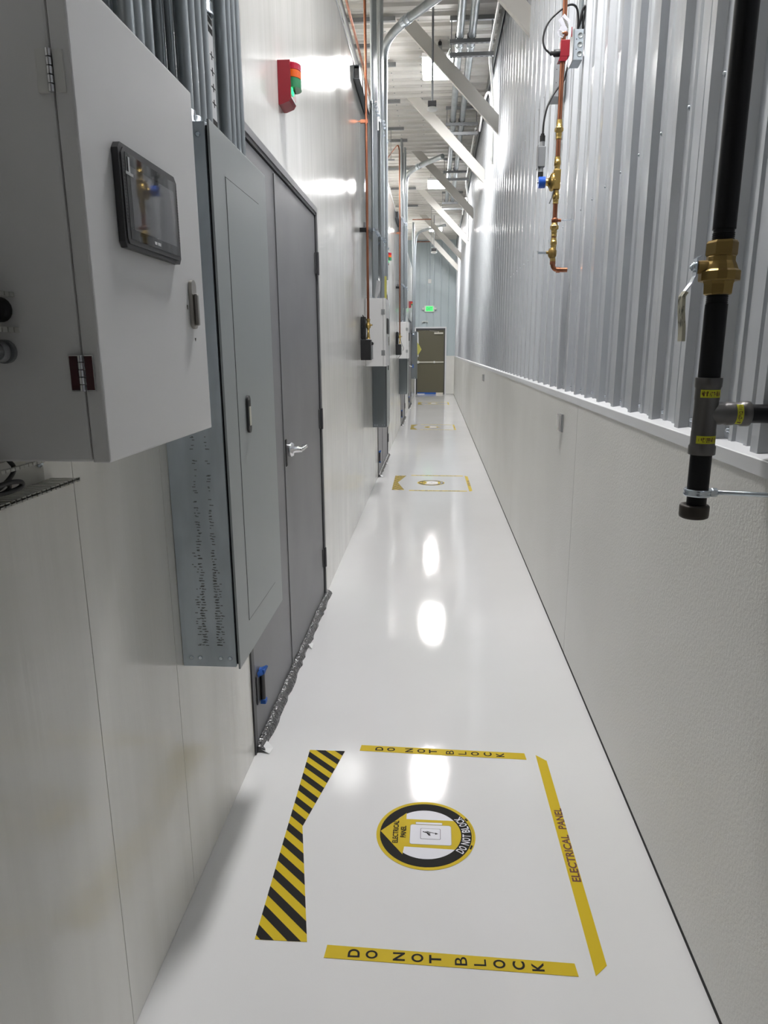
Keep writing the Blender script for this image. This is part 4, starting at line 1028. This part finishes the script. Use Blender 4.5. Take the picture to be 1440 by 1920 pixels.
def roundel(lab):
    cx, cy = -.011, 1.889
    t = thing('floor_decal', lab, 'floor decal', (cx, cy, 0), 'round ELECTRICAL PANEL decals')
    def disc(q, r, z, n=72, arc=None): poly(q, [(cx+r*math.cos(2*PI*k/n), cy+r*math.sin(2*PI*k/n)) for k in range(n)], z)
    q = MB(M['yellow']); disc(q, .157, HT); base = q.build('decal_sheet', t)
    q = MB(M['ink']); disc(q, .1455, HT+.0002); q.build('black_ring', t)
    q = MB(M['decalwhite']); disc(q, .112, HT+.0004); q.build('white_field', t)
    q = MB(M['yellow']); z = HT+.0006; pts = []
    a0 = math.asin(.066/.112)
    pts = [(cx+.112*math.cos(-a0+2*a0*k/16), cy+.112*math.sin(-a0+2*a0*k/16)) for k in range(17)]
    pts += [(cx-.064, cy+.066), (cx-.064, cy+.096), (cx-.144, cy+.004), (cx-.070, cy-.096), (cx-.066, cy-.062)]
    poly(q, pts, z); q.build('arrow', t)
    def rr(x0, x1, y0, y1, r):
        o = []
        for (px, py, s) in ((x1-r, y1-r, 0), (x0+r, y1-r, 1), (x0+r, y0+r, 2), (x1-r, y0+r, 3)):
            for k in range(5): a = PI/2*s+PI/2*k/4; o.append((cx+px+r*math.cos(a), cy+py+r*math.sin(a)))
        return o
    q = MB(M['decalline']); poly(q, rr(-.0505, .0815, -.0505, .0415, .008), HT+.0008); poly(q, rr(-.0335, .0535, .0425, .0535, .002), HT+.0008)
    q.use(M['decalwhite']); poly(q, rr(-.049, .080, -.049, .040, .007), HT+.0010); poly(q, rr(-.032, .052, .044, .052, .002), HT+.0010)
    q.use(M['ink']); poly(q, rr(-.0170, .0470, -.0255, .0240, .004), HT+.0011)
    q.use(M['decalwhite']); poly(q, rr(-.0158, .0458, -.0243, .0228, .0035), HT+.0013)
    q.use(M['ink']); z2 = HT+.0014
    B = lambda u, v: (cx+u, cy+v)
    poly(q, [B(-.010, .006), B(-.009, .0095), B(.013, .003), B(.012, -.0005)], z2); poly(q, [B(.013, .003), B(.010, -.0085), B(.0135, -.0085), B(.0145, .003)][::-1], z2)
    poly(q, [B(-.002, .009), B(.001, .009), B(.0165, -.009), B(.010, -.0095)], z2); poly(q, [B(.003, .011), B(.034, .0015), B(.034, -.0005), B(.003, .0075)], z2); poly(q, [B(.030, .005), B(.040, .0), B(.030, -.004)], z2)
    q.build('panel_symbol', t)
    q = MB(M['ink']); z3 = HT+.0012
    put_text(q, 'ELECTRICAL', .104, .0175, frame4((cx-.0955, cy+.0035, z3), (0, 1, 0), (-1, 0, 0)), .026)
    put_text(q, 'PANEL', .054, .0175, frame4((cx-.0715, cy+.005, z3), (0, 1, 0), (-1, 0, 0)), .026); q.build('arrow_lettering', t)
    q = MB(M['decalwhite']); s = 'DO NOT BLOCK'; wds = {' ': .45, 'N': 1.12, 'O': 1.0, 'L': .85, 'T': .95}; tot = sum(wds.get(c, 1.0) for c in s); a = -37.5; sp = 77.0/tot
    for c in s:
        wd = wds.get(c, 1.0)*sp; am = math.radians(a+wd/2)
        if c != ' ':
            up = (-math.cos(am), -math.sin(am), 0); rt = (-math.sin(am), math.cos(am), 0)
            put_text(q, c, math.radians(wd)*.129*.86, .0255, frame4((cx+.1290*math.cos(am), cy+.1290*math.sin(am), z3), rt, up), .018)
        a += wd
    q.build('curved_lettering', t)
    q = MB(M['ink'])
    for (d0, d1, r0, r1) in ((-24, -17, .1475, .1535), (27, 32, .1475, .1545), (-12, 24, .1500, .1508)):
        n = 10; A = [math.radians(d0+(d1-d0)*k/n) for k in range(n+1)]
        poly(q, [(cx+r1*math.cos(x), cy+r1*math.sin(x)) for x in A]+[(cx+r0*math.cos(x), cy+r0*math.sin(x)) for x in A[::-1]], HT+.0003)
    q.build('edge_print', t); return t
T1 = dnb_tape(-.263, .370, 1.415, 1.454, 1.403, 1.440, 'yellow DO NOT BLOCK tape closest to the camera, bottom of the nearest floor square')
T2 = dnb_tape(-.270, .361, 2.338, 2.377, 2.318, 2.360, 'yellow DO NOT BLOCK tape at the far side of the nearest floor square')
T3 = ep_tape([(.412, 1.407), (.446, 1.439), (.435, 2.316), (.399, 2.351)], 'yellow ELECTRICAL PANEL tape along the right of the nearest floor square')
T4 = hatch('black and yellow hazard-striped marking on the left of the nearest floor square')
T5 = roundel('round yellow and black ELECTRICAL PANEL decal in the nearest floor square')
ords = ['second', 'third', 'farthest']
for k, dy in enumerate((5.91, 11.75, 17.9)):
    o_ = ords[k]
    copy_tree(T1, (-.0, dy, 0), 'yellow DO NOT BLOCK tape at the near side of the %s floor square' % o_)
    copy_tree(T2, (-.0, dy, 0), 'yellow DO NOT BLOCK tape at the far side of the %s floor square' % o_)
    copy_tree(T3, (-.02, dy, 0), 'yellow ELECTRICAL PANEL tape on the right of the %s floor square' % o_)
    copy_tree(T4, (-.0, dy, 0), 'hazard-striped marking on the left of the %s floor square' % o_)
    copy_tree(T5, (-.015, dy, 0), 'round yellow decal in the %s floor square' % o_)
